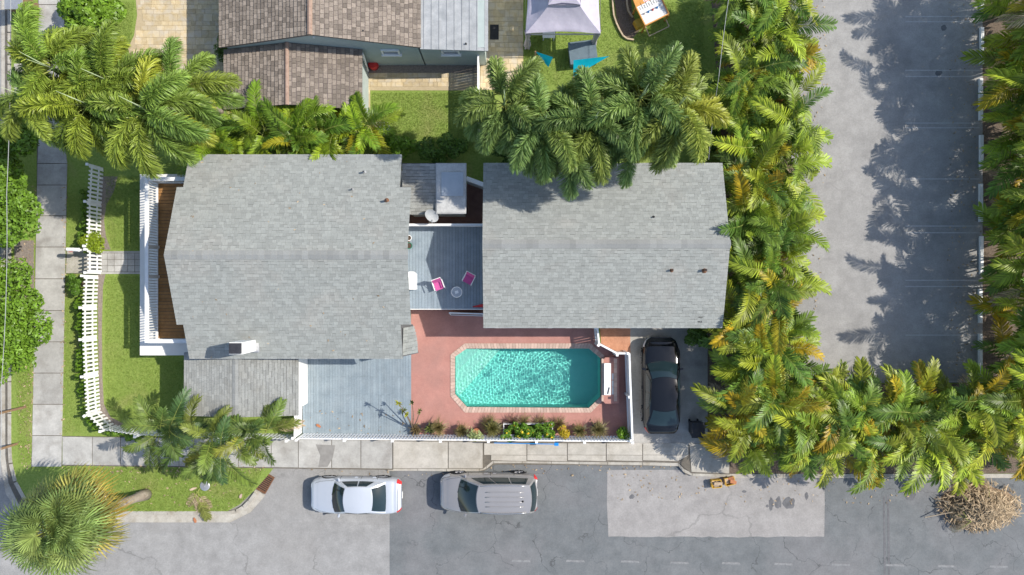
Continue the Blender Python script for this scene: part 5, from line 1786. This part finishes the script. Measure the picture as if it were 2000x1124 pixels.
SHAFT = MB().lathe((0, 0, 0), [(.10, 0), (.12, .25), (.085, .8), (.05, 1.05)], 10).mesh('crownshaft', 'shaft_green', True)
SPEAR = MB().tube([(0, 0, 0), (.02, 0, 1.0), (.05, .02, 2.0)], [.03, .022, .006], 6).mesh('spear_leaf', 'spear', True)

def foxtail(px, py, z, label, greens, n=12, scale=1.0, yel=.12, spear=True, az0=None, group='tall foxtail palms'):
    p = W(px, py, z)
    T = thing('foxtail_palm', (p.x, p.y, 0), label, 'palm', group)
    part('trunk', trunk_mesh(z - .9, .15, .105), T)
    part('crownshaft', SHAFT, T, Matrix.Translation((0, 0, z - .95)))
    a0 = random.uniform(0, 6) if az0 is None else az0
    order = [3, 0, 0, 1, 5, 1, 2, 5, 2, 4, 2, 4, 1, 4]
    for i in range(n):
        k = order[i % len(order)]
        az = a0 + i * 2.39996 + random.uniform(-.25, .25)
        y = yel * random.uniform(0, 2.0) if random.random() < .75 else yel * 3.2
        part('frond', FOX[k], T, rot_frond(az, scale * random.uniform(.88, 1.08), random.uniform(-.2, .2), random.uniform(-.12, .12), (.05 * math.cos(az), .05 * math.sin(az), z - .02 - .012 * i)), tint(greens, .2, min(.8, y), (.50, .46, .03)))
    if spear:
        part('spear_leaf', SPEAR, T, Matrix.Translation((0, 0, z - .2)) @ Matrix.Rotation(random.uniform(0, 6), 4, 'Z'))
        part('spear_leaf', SPEAR, T, Matrix.Translation((0.03, 0.03, z - .2)) @ Matrix.Rotation(random.uniform(0, 6), 4, 'Z') @ Matrix.Rotation(.08, 4, 'X') @ Matrix.Diagonal((.8, .8, .8, 1)))

GF1 = (.17, .275, .055)
GF2 = (.18, .285, .085)
foxtail(102, 135, 7.3, 'bright feathery foxtail palm over the upper left sidewalk', (.19, .31, .05), n=12, yel=.12)
foxtail(70, 195, 6.8, 'low feathery foxtail palm at the left frame edge above the street trees', (.19, .32, .075), n=10, scale=.85, yel=.10)
foxtail(172, 205, 7.2, 'foxtail palm with yellowing fronds hanging over the upper picket fence', (.18, .28, .045), n=14, yel=.17)
foxtail(285, 215, 7.4, 'foxtail palm with twin pale spears above the porch corner', GF1, n=14, scale=1.02, yel=.16)
foxtail(215, 160, 7.0, 'foxtail palm with bright yellow frond beside the paver drive', (.17, .27, .045), n=11, yel=.17)
foxtail(350, 170, 6.2, 'dark green foxtail palm in front of the brown garage roof', GF1, n=10, scale=.88, yel=.08)
foxtail(985, 203, 6.8, 'foxtail palm nearest the thin white yard fence', GF2, n=13, scale=.90, yel=.05)
foxtail(1062, 245, 6.6, 'foxtail palm just below the cyan shade sails', GF2, n=14, scale=.92, yel=.06)
foxtail(1110, 275, 6.2, 'low foxtail palm drooping on the rear roof near its left end', GF2, n=10, scale=.9, yel=.08, spear=False)
foxtail(1158, 240, 7.0, 'foxtail palm in the middle of the clump behind the rear roof', GF2, n=13, scale=.94, yel=.08)
foxtail(1252, 190, 7.6, 'foxtail palm with a long pale spear rising from its crown', GF2, n=14, yel=.08)
foxtail(1318, 215, 7.2, 'foxtail palm at the palm hedge end of the clump behind the rear roof', (.20, .29, .08), n=14, scale=1.02, yel=.18)
foxtail(1235, 270, 6.0, 'short foxtail palm hanging over the rear roof eave', GF2, n=10, scale=.88, yel=.14, spear=False)

STEM = MB().tube([(0, 0, 0), (.04, 0, 1.0), (.02, .03, 2.0)], [.045, .04, .03], 7).mesh('stem', 'shaft_green', True)
def areca(x, y, label, group, nst=5, nfr=4, hmin=1.3, hmax=2.9, spread=.45, scale=1.0, green=(.205, .325, .034), yel=.17, dry=.10, lean=(0, 0), name='areca_palm', orange=.008):
    T = thing(name, (x, y, 0), label, 'palm', group)
    for s in range(nst):
        a = 2 * PI * s / nst + random.uniform(-.4, .4)
        r_ = spread * random.uniform(.3, 1.0)
        h = random.uniform(hmin, hmax)
        tilt = random.uniform(.03, .16)
        bx, by = r_ * math.cos(a) * .5, r_ * math.sin(a) * .5
        M = Matrix.Translation((bx, by, 0)) @ Matrix.Rotation(a, 4, 'Z') @ Matrix.Rotation(tilt, 4, 'Y') @ Matrix.Diagonal((1.0, 1.0, h / 2, 1))
        part('stem', STEM, T, M)
        top = M @ Vector((.02, .03, 2.0))
        a1 = random.uniform(0, 6)
        for i in range(nfr):
            az = a1 + i * 2.39996 + random.uniform(-.3, .3)
            k = random.choice((0, 1, 1, 2, 2, 3, 4, 5, 5))
            yv = yel * random.uniform(0, 1.8)
            gcol = green
            q_ = random.random()
            if q_ < .14:
                yv = min(.95, yel * random.uniform(3, 6))
            elif q_ < .40:
                gcol = (green[0] * .55, green[1] * .66, green[2] * .95)
                yv *= .4
            elif q_ < .58:
                gcol = (green[0] * 1.5, green[1] * 1.3, green[2] * 1.1)
            elif q_ < .58 + orange:
                gcol, yv = (.40, .21, .05), 0
            part('frond', ARE[k], T, rot_frond(az, scale * random.uniform(.75, 1.1), random.uniform(-.5, .5), random.uniform(-.2, .15), top + Vector((lean[0], lean[1], 0)) * random.uniform(0, 1)), tint(gcol, .25, min(.95, yv)))
        if random.random() < dry * nfr:
            part('dry_frond', DRY, T, rot_frond(random.uniform(0, 6), scale * random.uniform(.7, 1.0), random.uniform(-.4, .4), .2, top - Vector((0, 0, .2))))
    return T
HG = 'areca palms of the dense hedge beside the parking lot'
def jit(v, a=.25):
    return v + random.uniform(-a, a)
y = 13.6
i = 0
while y > -4.6:
    sec = 'beside the upper yard' if y > 6 else ('beside the rear roof' if y > -1.8 else 'beside the driveway')
    areca(jit(10.95) + (.5 if y < -1.8 else 0), jit(y), 'areca palm of the hedge row away from the lot, ' + sec, 'inner hedge row ' + sec, nst=4, nfr=4, hmin=1.0 if y < -1.8 else 1.2, hmax=2.1 if y < -1.8 else 2.8, scale=1.14)
    areca(jit(12.15), jit(y - .6), 'areca palm of the hedge row along the lot edge, ' + sec, 'lot side hedge row ' + sec, nst=4, nfr=4, hmin=1.0, hmax=2.9, scale=1.14)
    y -= 1.35
x = 10.7
while x < 23.8:
    sec = 'above the pale road patch' if x < 14.6 else ('left of the debris heap' if x < 19.5 else 'above the debris heap')
    areca(jit(x), jit(-5.4), 'areca palm at the lower end of the parking lot, ' + sec, 'lot end hedge row ' + sec, nst=4, nfr=4, hmin=1.2, hmax=2.9, yel=.22, scale=1.14)
    areca(jit(x + .5), jit(-6.85), 'areca palm overhanging the road kerb, ' + sec, 'road side hedge row ' + sec, nst=4, nfr=4, hmin=.9, hmax=2.5, yel=.22, dry=.14, scale=1.12)
    x += 1.3
y = 14.4
while y > -4.5:
    areca(jit(24.0, .15), jit(y), 'tall areca palm behind the wheel stops, ' + ('beside the upper third of the lot' if y > 7 else ('beside the middle of the lot' if y > 1 else 'beside the lower third of the lot')), 'areca palms behind the wheel stops', nst=7, nfr=4, hmin=1.1, hmax=4.9, spread=.8, scale=1.15, yel=.18, lean=(-.3, 0))
    y -= 1.2
# smaller palms between the two gardens
for (px, py, z, lab) in ((448, 215, 2.6, 'left-hand small areca palm below the garage roof edge'), (505, 235, 2.5, 'small areca palm between the garage ridge and grey roof'), (575, 245, 2.4, 'small areca palm straight below the garage tiles middle'),
                         (640, 240, 2.4, 'small areca palm near the right end of the garage roof'), (705, 235, 2.5, 'small areca palm beside the white garden chair'), (400, 265, 2.2, 'small areca palm squeezed behind the foxtail palm at the grey roof corner')):
    p = W(px, py + 15, z)
    areca(p.x, p.y, lab, 'small palms between the gardens', nst=4, nfr=5, hmin=1.5, hmax=z + .2, scale=1.0, green=(.17, .29, .022), yel=.10, dry=.05, orange=0)
for (px, py, z, lab) in ((320, 838, 2.6, 'corner areca palm leaning over the fence curve'), (392, 846, 2.8, 'areca palm rising through the street fence below the shed'), (445, 878, 2.9, 'areca palm arching over the lower sidewalk and drain lawn'), (510, 838, 2.6, 'areca palm in front of the shed roof corner by the white board fence')):
    p = W(px, py, z)
    areca(p.x, p.y, lab, 'palms at the street corner', nst=2, nfr=6, hmin=2.3, hmax=z + .3, scale=1.0, green=(.11, .185, .04), yel=.05, dry=.06, spread=.4, orange=0)

# sabal palm
p = W(100, 1034, 6.3)
sp_ = thing('cabbage_palm', (p.x, p.y, 0), 'big round fan palm with orange edged leaves at the lower corner', 'palm')
bx, by = W(285, 966).x - p.x, W(285, 966).y - p.y
trk = MB().tube([Vector((bx, by, -.02)).lerp(Vector((0, 0, 6.2)), t) for t in np.linspace(0, 1, 14)], [.30, .25] + [.20 + .01 * (i % 2) for i in range(12)], 12).mesh('trunk', 'palm_trunk', True)
part('trunk', trk, sp_)
for i in range(84):
    az = i * 2.39996 + random.uniform(-.15, .15)
    t = i / 84
    k = min(4, int(t * 5 + random.uniform(-.3, .3))) if t > .05 else 0
    k = max(0, k)
    to_right = .5 + .5 * math.cos(az - .3)
    old = max(0, (t - .55) * 2.0) * to_right
    part('fan_leaf', FANS[k], sp_, rot_frond(az, (.80 + .56 * min(1, t * 1.6)) * random.uniform(.92, 1.1), random.uniform(-.6, .6), random.uniform(-.3, .2), (0, 0, 6.35 - .6 * t)), tint((.165, .265, .075), .25, min(.95, old * .8 + random.uniform(0, .15)), (.50, .27, .03)))
for i in range(12):
    part('dry_frond', DRY, sp_, rot_frond(random.uniform(-1.2, 1.6), 1.15, 0, .1, (0, 0, 5.7)))

# ---- broadleaf trees, shrubs, hedges: clumped leaf blades
def leaf_cloud(centers, radii, n, size, seed, flat=.6, aspect=.5):
    """n leaf blades on the shells of many small clumps; returns a mesh builder's arrays"""
    rg = np.random.default_rng(seed)
    centers, radii = np.array(centers), np.array(radii)
    w = radii[:, 0] * radii[:, 1]
    idx = rg.choice(len(centers), n, p=w / w.sum())
    d = rg.normal(size=(n, 3))
    d /= np.linalg.norm(d, axis=1)[:, None]
    rr = rg.uniform(.55, 1.0, n) ** .5
    P = centers[idx] + d * radii[idx] * rr[:, None]
    nrm = d + rg.normal(size=(n, 3)) * .55
    nrm[:, 2] += flat
    nrm /= np.linalg.norm(nrm, axis=1)[:, None]
    t = np.cross(nrm, rg.normal(size=(n, 3)))
    t /= np.linalg.norm(t, axis=1)[:, None]
    b = np.cross(nrm, t)
    s = size * rg.uniform(.6, 1.3, n)[:, None]
    V = np.stack([P - t * s, P + b * s * aspect, P + t * s, P - b * s * aspect], 1).reshape(-1, 3)
    F = np.arange(n * 4).reshape(-1, 4)
    return V, F
def cloud_mesh(name, V, F, mat='leaf'):
    me = bpy.data.meshes.new(name)
    me.from_pydata(V.tolist(), [], F.tolist())
    me.materials.append(MATS[mat])
    return me
def clumps(c, R_, n, cr, seed, top=True):
    rg = np.random.default_rng(seed)
    out, rad = [], []
    for _ in range(n):
        d = rg.normal(size=3)
        d /= np.linalg.norm(d)
        if top and d[2] < -.3:
            d[2] *= -1
        r_ = rg.uniform(.35, 1.0) ** .6
        out.append([c[i] + d[i] * R_[i] * r_ for i in range(3)])
        k = cr * rg.uniform(.4, 1.45)
        rad.append([k, k, k * .75])
    return out, rad
def tree(name, label, px, py, z, R_, n, size, green, seed, cat='tree', group=None, nc=40, cr=.42, y=0.0):
    p = W(px, py, z)
    T = thing(name, (p.x, p.y, 0), label, cat, group)
    tm = MB().tube([(0, 0, 0), (.05, .02, z * .5), (0, 0, z)], [.14, .11, .06], 8)
    tk = part('trunk', tm.mesh('trunk', 'bark', True), T)
    cs, rs_ = clumps((0, 0, z), R_, nc, cr, seed)
    for k in range(6):
        c = cs[k]
        part('limb', MB().tube([(0, 0, z * .55), (c[0] * .5, c[1] * .5, z * .55 + (c[2] - z * .55) * .6), tuple(c)], [.06, .045, .02], 6).mesh('limb', 'bark', True), tk)
    V, F = leaf_cloud(cs, rs_, n, size, seed)
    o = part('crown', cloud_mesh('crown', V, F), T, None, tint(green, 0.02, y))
    return T
GT = (.11, .19, .018)
tree('street_tree', 'leafy street tree overhanging the sidewalk below the front walk', -62, 628, 3.2, (3.5, 2.9, 1.2), 60000, .085, (.15, .265, .024), 1, nc=320, cr=.5)
tree('street_tree', 'leafy street tree beside the wire, above the front walk', -72, 398, 3.2, (3.4, 2.2, 1.1), 36000, .085, (.14, .25, .024), 2, nc=190, cr=.42)
tree('street_tree', 'shaded street tree below the foxtail palms at the left edge', -60, 285, 2.6, (3.2, 1.5, .9), 18000, .10, (.13, .23, .02), 3, nc=90, cr=.45)
tree('weeping_shrub', 'bushy weeping shrub casting shade on the upper left sidewalk', 178, 18, 1.9, (1.15, 1.35, .9), 9000, .10, (.16, .28, .025), 4, cat='shrub', nc=40, cr=.35)
tree('garden_shrub', 'round dark shrub by the sidewalk below the gate walk', 150, 555, .5, (.42, .46, .35), 2200, .045, (.10, .20, .02), 5, cat='shrub', nc=16, cr=.16)
tree('garden_shrub', 'yellow green shrub round the mailbox', 178, 476, .7, (.62, .38, .40), 3200, .055, (.22, .30, .015), 6, cat='shrub', nc=20, cr=.2)
tree('garden_shrub', 'bright shrub at the upper edge of the grey roof by the small palms', 765, 283, .9, (1.1, .45, .5), 5000, .06, (.14, .26, .02), 7, cat='shrub', nc=30, cr=.25)
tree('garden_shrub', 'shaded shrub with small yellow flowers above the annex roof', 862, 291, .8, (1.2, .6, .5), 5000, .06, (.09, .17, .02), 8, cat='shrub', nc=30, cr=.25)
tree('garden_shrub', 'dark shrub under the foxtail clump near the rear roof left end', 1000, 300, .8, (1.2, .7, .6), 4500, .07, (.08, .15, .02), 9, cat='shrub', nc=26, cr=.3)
tree('garden_shrub', 'bright understory shrub at the middle of the rear roof upper eave', 1130, 305, 1.4, (1.5, .6, .6), 6000, .07, (.13, .23, .02), 10, cat='shrub', nc=34, cr=.3)
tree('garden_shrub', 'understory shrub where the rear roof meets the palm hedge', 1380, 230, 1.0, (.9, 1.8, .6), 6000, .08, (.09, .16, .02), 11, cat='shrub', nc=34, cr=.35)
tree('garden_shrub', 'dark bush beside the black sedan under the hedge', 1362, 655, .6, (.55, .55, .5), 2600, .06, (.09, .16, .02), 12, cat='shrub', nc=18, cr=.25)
tree('garden_shrub', 'small dark shrub between the garage drive and lower palms', 432, 95, .5, (.25, .55, .4), 1800, .05, (.09, .16, .02), 13, cat='shrub', nc=14, cr=.18)
def hedge(label, path, w, h, n, green, seed, size=.05):
    P = [W(*q) for q in path]
    T = thing('hedge', (P[0].x, P[0].y, 0), label, 'hedge')
    rg = np.random.default_rng(seed)
    cs, rs_ = [], []
    br = MB()
    for a, b in zip(P[:-1], P[1:]):
        L_ = (b - a).length
        for k in range(int(L_ / .10)):
            q = a.lerp(b, rg.uniform())
            cs.append([q.x - P[0].x + rg.uniform(-w, w), q.y - P[0].y + rg.uniform(-w, w), h * rg.uniform(.45, .95)])
            r_ = rg.uniform(.10, .18)
            rs_.append([r_, r_, r_])
        for k in range(int(L_ / .5)):
            q = a.lerp(b, (k + .5) / int(L_ / .5))
            br.tube([(q.x - P[0].x, q.y - P[0].y, 0), (q.x - P[0].x, q.y - P[0].y, h * .6)], .02, 5)
    V, F = leaf_cloud(cs, rs_, n, size, seed)
    part('foliage', cloud_mesh('foliage', V, F), T, None, green + (1,))
    part('stems', br.mesh('stems', 'bark'), T)
hedge('clipped hedge strip outside the picket fence above the gate', [(178, 370), (172, 470)], .14, .55, 3500, (.12, .22, .018), 31)
hedge('clipped green hedge hugging the long picket fence round the corner', [(168, 580), (166, 700), (170, 790), (182, 815), (215, 840), (280, 850)], .16, .55, 13000, (.13, .24, .018), 32)

# potted plants along the pool fence
def blades(name, n, l_, w_, seed, spread=1.0, droop=.5, mat='leaf'):
    rg = np.random.default_rng(seed)
    mb = MB()
    for i in range(n):
        az = rg.uniform(0, 2 * PI)
        e = math.radians(rg.uniform(90 - 75 * spread, 88))
        d = np.array([math.cos(az) * math.cos(e), math.sin(az) * math.cos(e), math.sin(e)])
        s = np.array([-math.sin(az), math.cos(az), 0])
        L_ = l_ * rg.uniform(.6, 1.1)
        m = d * L_ * .55
        t = d * L_ - np.array([0, 0, droop * L_ * math.cos(e)])
        b0 = np.array([rg.uniform(-.05, .05), rg.uniform(-.05, .05), 0])
        mb.add([b0 - s * w_ * .4, b0 + s * w_ * .4, b0 + m + s * w_ * .5, b0 + m - s * w_ * .5, b0 + t], [(0, 1, 2, 3), (3, 2, 4)])
    return mb.mesh(name, mat)
def potted(label, px, py, r_, h, mat, kind, green, seed, scale=1.0):
    T, p = pot('potted_plant', label, px, py, r_, h, mat, .02, group='pots along the pool fence')
    T['category'] = 'potted plant'
    if kind == 'grass':
        me = blades('leaves', 300, .66 * scale, .016, seed, 1.0, .5)
    elif kind == 'spiky':
        me = blades('leaves', 46, .42 * scale, .035, seed, 1.0, .25)
    else:
        cs, rs_ = clumps((0, 0, .22 * scale), (.25 * scale, .2 * scale, .18), 14, .12 * scale, seed)
        V, F = leaf_cloud(cs, rs_, 700, .045, seed)
        me = cloud_mesh('leaves', V, F)
    o = part('leaves', me, T, Matrix.Translation((0, 0, h)), green + (1,))
    return T, p
potted('round pot of dry twisted stems at the lower deck corner', 814, 836, .25, .35, 'dark_metal', 'spiky', (.20, .15, .07), 71, 1.1)
potted('pot of spiky green grass beside the dry twisted one', 842, 834, .26, .35, 'dark_metal', 'spiky', (.16, .20, .05), 72, 1.1)
potted('tan ornamental grass leaning over the spiky pot', 858, 832, .2, .35, 'dark_metal', 'grass', (.24, .20, .08), 73)
potted('olive grass clump left of the pale green bush', 902, 838, .24, .35, 'terracotta', 'grass', (.20, .17, .07), 74, .9)
potted('pale lime leafy bush spilling over the street fence', 931, 841, .18, .5, 'terracotta', 'leafy', (.34, .40, .16), 75, 1.35)
potted('large round pot of olive grass right of the pale green bush', 962, 833, .32, .38, 'dark_metal', 'grass', (.20, .19, .06), 76, 1.1)
potted('yellow leaved croton beside the planter box', 1098, 838, .18, .5, 'terracotta', 'leafy', (.48, .36, .02), 77, 1.2)
potted('olive grass clump right of the yellow croton', 1130, 838, .24, .36, 'terracotta', 'grass', (.20, .18, .07), 78, .9)
potted('large pot of wiry grass with a hoop near the fence corner', 1166, 835, .30, .38, 'dark_metal', 'grass', (.22, .19, .08), 79, 1.1)
potted('dark pot in the shaded fence corner with lime green vine', 1212, 842, .24, .40, 'dark_metal', 'leafy', (.16, .30, .02), 80, 1.2)
pbx = thing('planter_box', W(1032, 838), 'long white planter box of green leaves and yellow flowers', 'planter')
a, b_ = W(983, 828, .4), W(1080, 851, .4)
MB().prism([(a.x, b_.y), (b_.x, b_.y), (b_.x, a.y), (a.x, a.y)], .02, .40, holes=[[(a.x + .04, b_.y + .04), (b_.x - .04, b_.y + .04), (b_.x - .04, a.y - .04), (a.x + .04, a.y - .04)]]).build('box', 'white_paint', pbx)
MB().prism([(a.x + .042, b_.y + .042), (b_.x - .042, b_.y + .042), (b_.x - .042, a.y - .042), (a.x + .042, a.y - .042)], .05, .34).build('soil', 'soil', pbx)
rg = np.random.default_rng(90)
cs = [[rg.uniform(a.x, b_.x), rg.uniform(b_.y - .1, a.y), rg.uniform(.45, .85)] for _ in range(46)]
V, F = leaf_cloud(cs, [[.16, .16, .14]] * 46, 4200, .055, 91)
o = link('leaves', cloud_mesh('leaves', V, F), pbx)
o.color = (.12, .24, .02, 1)
V, F = leaf_cloud([[c[0], c[1], c[2] + .12] for c in cs[:22]], [[.05, .05, .03]] * 22, 90, .05, 92, aspect=.9)
link('flowers', cloud_mesh('flowers', V, F, 'yellow_flower'), pbx)
# fountain grass row with purple plumes
for k, (px, py) in enumerate(((955, 826), (1000, 824), (1022, 825), (1055, 826), (1090, 828))):
    p = W(px, py)
    T = thing('fountain_grass', p, ('purple tinged fountain grass tuft in front of the pots, ' + ('first', 'second', 'third', 'fourth', 'fifth')[k] + ' from the lower deck'), 'grass tuft', 'fountain grass by the pool')
    part('leaves', blades('leaves', 240, .72, .014, 100 + k, 1.0, .45), T, None, random.choice(((.24, .21, .09, 1), (.26, .17, .12, 1))))
    part('plumes', blades('plumes', 26, .75, .022, 120 + k, .8, .3), T, None, (.22, .10, .10, 1))
# bare frangipani over the lower deck
fp = thing('frangipani', W(803, 836), 'bare branching frangipani with few leaf tufts over the lower deck', 'plant')
p0 = W(806, 838, .3)
for k, (ex, ey, ez) in enumerate(((770, 783, 1.9), (786, 806, 1.6), (779, 798, 1.4), (797, 782, 1.7), (812, 800, 1.2))):
    e = W(ex + 8, ey + 4, ez)
    mid = p0.lerp(e, .5) + Vector((.06, .05, .1))
    MB().tube([p0, mid, e], [.03, .022, .012], 6).build('branch', 'bark', fp)
    o = link('leaf_tuft', blades('leaf_tuft', 16, .22, .05, 140 + k, 1.0, .2), fp, Matrix.Translation(e))
    o.color = (.30, .30, .02, 1) if k < 2 else (.14, .17, .05, 1)

# ---------------------------------------------------------------- debris
db = thing('debris_heap', W(1915, 985), 'heap of dry palm fronds and branches dumped at the roadside', 'debris heap')
rg = np.random.default_rng(200)
c = W(1912, 988)
mb = MB()
for i in range(4200):
    a = rg.uniform(0, 2 * PI)
    r_ = abs(rg.normal()) * .5
    r_ = min(r_, 1.15)
    h = max(.0, .95 * (1 - (r_ / 1.25) ** 1.6)) * rg.uniform(.55, 1.0)
    q = np.array([c.x + r_ * 1.75 * math.cos(a), c.y + r_ * 1.05 * math.sin(a), -.11 + h * 1.15])
    d = rg.normal(size=3)
    d[2] *= .35
    d /= np.linalg.norm(d)
    l_ = rg.uniform(.07, .30)
    s = np.cross(d, [0, 0, 1.0]) * rg.uniform(.012, .035)
    mb.add([q - d * l_ - s * .3, q - d * l_ + s * .3, q + s + np.array([0, 0, .05]), q - s + np.array([0, 0, .05]), q + d * l_], [(0, 1, 2, 3), (3, 2, 4)])
mb.build('dry_leaves', 'dry_thatch', db, kind='stuff')
# core of the heap so that the road does not show through
core = []
fsx = []
for i in range(7):
    for k in range(18):
        a = 2 * PI * k / 18
        rr = i / 6
        core.append((c.x + 1.75 * rr * math.cos(a) * (1 + .1 * math.sin(3 * a)), c.y + 1.05 * rr * math.sin(a) * (1 + .12 * math.sin(5 * a)), -.13 + .72 * (1 - rr ** 1.7)))
for i in range(6):
    for k in range(18):
        q1, q2 = i * 18 + k, i * 18 + (k + 1) % 18
        fsx.append((q1, q2, q2 + 18, q1 + 18))
MB().add(core, fsx).build('core', 'wood_brown', db, smooth=True)
for k in range(26):
    a = rg.uniform(0, 2 * PI)
    o = link('dry_frond', DRY, db, Matrix.Translation((c.x + rg.uniform(-1.1, .9), c.y + rg.uniform(-.6, .6), .35 + rg.uniform(0, .3))) @ Matrix.Rotation(a, 4, 'Z') @ Matrix.Diagonal((.75, .75, .5, 1)))
for (x0, y0, x1, y1) in ((1809, 1012, 1862, 1001), (1826, 975, 1856, 982), (1935, 1000, 2010, 1004), (1925, 1005, 1960, 1014)):
    a, b_ = W(x0, y0, .1), W(x1, y1, .5)
    MB().tube([(a.x, a.y, .02), (b_.x, b_.y, .45)], .025, 6).build('branch', 'wood_pale', db)
# fallen frond and scraps on the lower lawn
ff = thing('fallen_frond', W(390, 975), 'brown fallen palm frond lying over the lower kerb lawn', 'fallen frond')
c = W(385, 962)
for k, a in enumerate((-1.2, -.9, -1.6, -2.2)):
    link('dry_frond', DRY, ff, Matrix.Translation((c.x + .1 * k - .1, c.y + .08 * k, .10)) @ Matrix.Rotation(a, 4, 'Z') @ Matrix.Diagonal((.85, .85, .08, 1)))
link('green_frond', ARE[3], ff, Matrix.Translation((c.x + .05, c.y - .2, .1)) @ Matrix.Rotation(-1.1, 4, 'Z') @ Matrix.Diagonal((.75, .75, .05, 1))).color = (.20, .22, .05, 1)
ld = thing('metal_lid', W(402, 949), 'round metal lid on the lower lawn beside the fallen frond', 'lid')
p = W(401, 949)
MB().lathe((p.x, p.y, .02), [(.24, 0), (.24, .03), (.20, .05), (.03, .07)], 20).build('disc', 'steel', ld)
MB().tube([(p.x - .05, p.y, .09), (p.x, p.y, .12), (p.x + .05, p.y, .09)], .012, 6).build('handle', 'steel', ld)
for k, (x, y, l_, a, mt, lab) in enumerate(((378, 955, .35, .3, 'wood_pale', 'pale wood scrap left of the metal lid'), (471, 969, .22, 1.2, 'coping_stone', 'small pale slab scrap near the drain'), (380, 1017, .25, 1.9, 'terracotta', 'reddish scrap on the lower kerb'), (745, 879 - 60, .25, -.6, 'terracotta', 'brown husk lying on the lower deck'))):
    z = .01 if k < 2 else (-.06 if k == 2 else .145)
    p = W(x, y) if k != 3 else W(624, 831)
    m = MB()
    pts = [(-l_/2, -.03), (-l_/6, -.06), (l_/2, -.02), (l_/2, .03), (0, .07), (-l_/2, .04)]
    ca, sa = math.cos(a), math.sin(a)
    m.prism([(p.x + x_ * ca - y_ * sa, p.y + x_ * sa + y_ * ca) for x_, y_ in pts], z, z + .04)
    tag(m.build('scrap', mt), lab, 'scrap')

# fallen leaves and grit on paving, verges and roofs (one mass)
rg = np.random.default_rng(410)
lit = MB()
def litter(poly, n, z):
    pw = P2(*poly)
    xs_, ys_ = [q[0] for q in pw], [q[1] for q in pw]
    k = 0
    while k < n:
        x, y = rg.uniform(min(xs_), max(xs_)), rg.uniform(min(ys_), max(ys_))
        k += 1
        if not inside((x, y), pw):
            continue
        zz = z(x, y) if callable(z) else z
        a, l_ = rg.uniform(0, 2 * PI), rg.uniform(.03, .075)
        u = np.array([math.cos(a), math.sin(a), rg.uniform(-.2, .2)]) * l_
        v = np.array([-math.sin(a), math.cos(a), rg.uniform(-.3, .3)]) * l_ * .45
        c = np.array([x, y, zz + .02])
        lit.add([c - u, c + v, c + u, c - v], [(0, 1, 2, 3)])
litter([(62, 360), (72, 360), (64, 915), (56, 915)], 160, .01)
litter([(120, 360), (134, 360), (126, 850), (118, 850)], 130, .03)
litter([(122, 903), (520, 906), (520, 925), (122, 925)], 150, .01)
litter([(130, 930), (470, 930), (460, 990), (250, 990)], 120, .0)
litter([(28, 470), (62, 470), (60, 920), (36, 920)], 220, .0)
litter([(600, 905), (1320, 900), (1320, 935), (600, 930)], 140, -.115)
litter([(1200, 925), (1800, 935), (1800, 990), (1200, 985)], 130, -.115)
litter([(380, 320), (780, 320), (780, 690), (380, 690)], 46, lambda x, y: zat(y) + .02 if -14 < x < -5 and YS < y < YN else .03)
litter([(810, 820), (1220, 820), (1220, 850), (810, 850)], 120, .025)
litter([(600, 800), (800, 800), (800, 848), (600, 848)], 30, .13)
litter([(1550, 0), (1620, 0), (1600, 740), (1550, 740)], 220, .015)
litter([(1850, 0), (1915, 0), (1915, 740), (1850, 740)], 260, .015)
o = lit.build('fallen_leaves', 'dry_thatch', None, kind='stuff')
tag(o, 'scattered dry leaves on paving, verges and roofs', 'leaf litter')

# ---------------------------------------------------------------- grass blades over the lawns (one mass)
def grass_mass():
    rg = np.random.default_rng(300)
    areas = [([(128, 372), (168, 372), (160, 845), (124, 845)], 5000), ([(206, 345), (276, 345), (276, 488), (222, 488), (207, 440)], 5000), ([(206, 540), (276, 540), (276, 700), (360, 705), (358, 820), (250, 825), (205, 790)], 11000),
             ([(28, 560), (62, 560), (60, 905), (36, 905)], 4500), ([(126, 914), (515, 914), (500, 950), (470, 985), (440, 998), (230, 1000)], 16000), ([(28, 5), (72, 5), (72, 118), (28, 118)], 2800),
             ([(125, 5), (262, 5), (258, 70), (246, 125), (128, 125)], 6500), ([(726, 182), (932, 182), (932, 300), (726, 300)], 12000), ([(1024, 70), (1060, 70), (1060, 165), (1024, 165)], 2500), ([(1050, 5), (1200, 5), (1215, 75), (1380, 90), (1380, 190), (1040, 165)], 14000), ([(1250, 5), (1375, 5), (1375, 95), (1240, 80)], 5000)]
    VV = []
    for poly, n in areas:
        pw = P2(*poly)
        xs_, ys_ = [q[0] for q in pw], [q[1] for q in pw]
        cnt = 0
        while cnt < n:
            x, y = rg.uniform(min(xs_), max(xs_)), rg.uniform(min(ys_), max(ys_))
            if not inside((x, y), pw):
                cnt += .2
                continue
            a = rg.uniform(0, 2 * PI)
            l_ = rg.uniform(.03, .08)
            w_ = .010
            dx, dy = math.cos(a), math.sin(a)
            VV += [(x - dy * w_, y + dx * w_, -.004), (x + dy * w_, y - dx * w_, -.004), (x + dx * l_ * .9, y + dy * l_ * .9, l_ * .7)]
            cnt += 1
    n = len(VV) // 3
    me = bpy.data.meshes.new('grass')
    me.from_pydata(VV, [], np.arange(n * 3).reshape(-1, 3).tolist())
    me.materials.append(MATS['grass_blade'])
    o = bpy.data.objects.new('grass', me)
    COL.objects.link(o)
    tag(o, 'short green grass blades of the lawns and verges', 'grass')
    o['kind'] = 'stuff'
grass_mass()
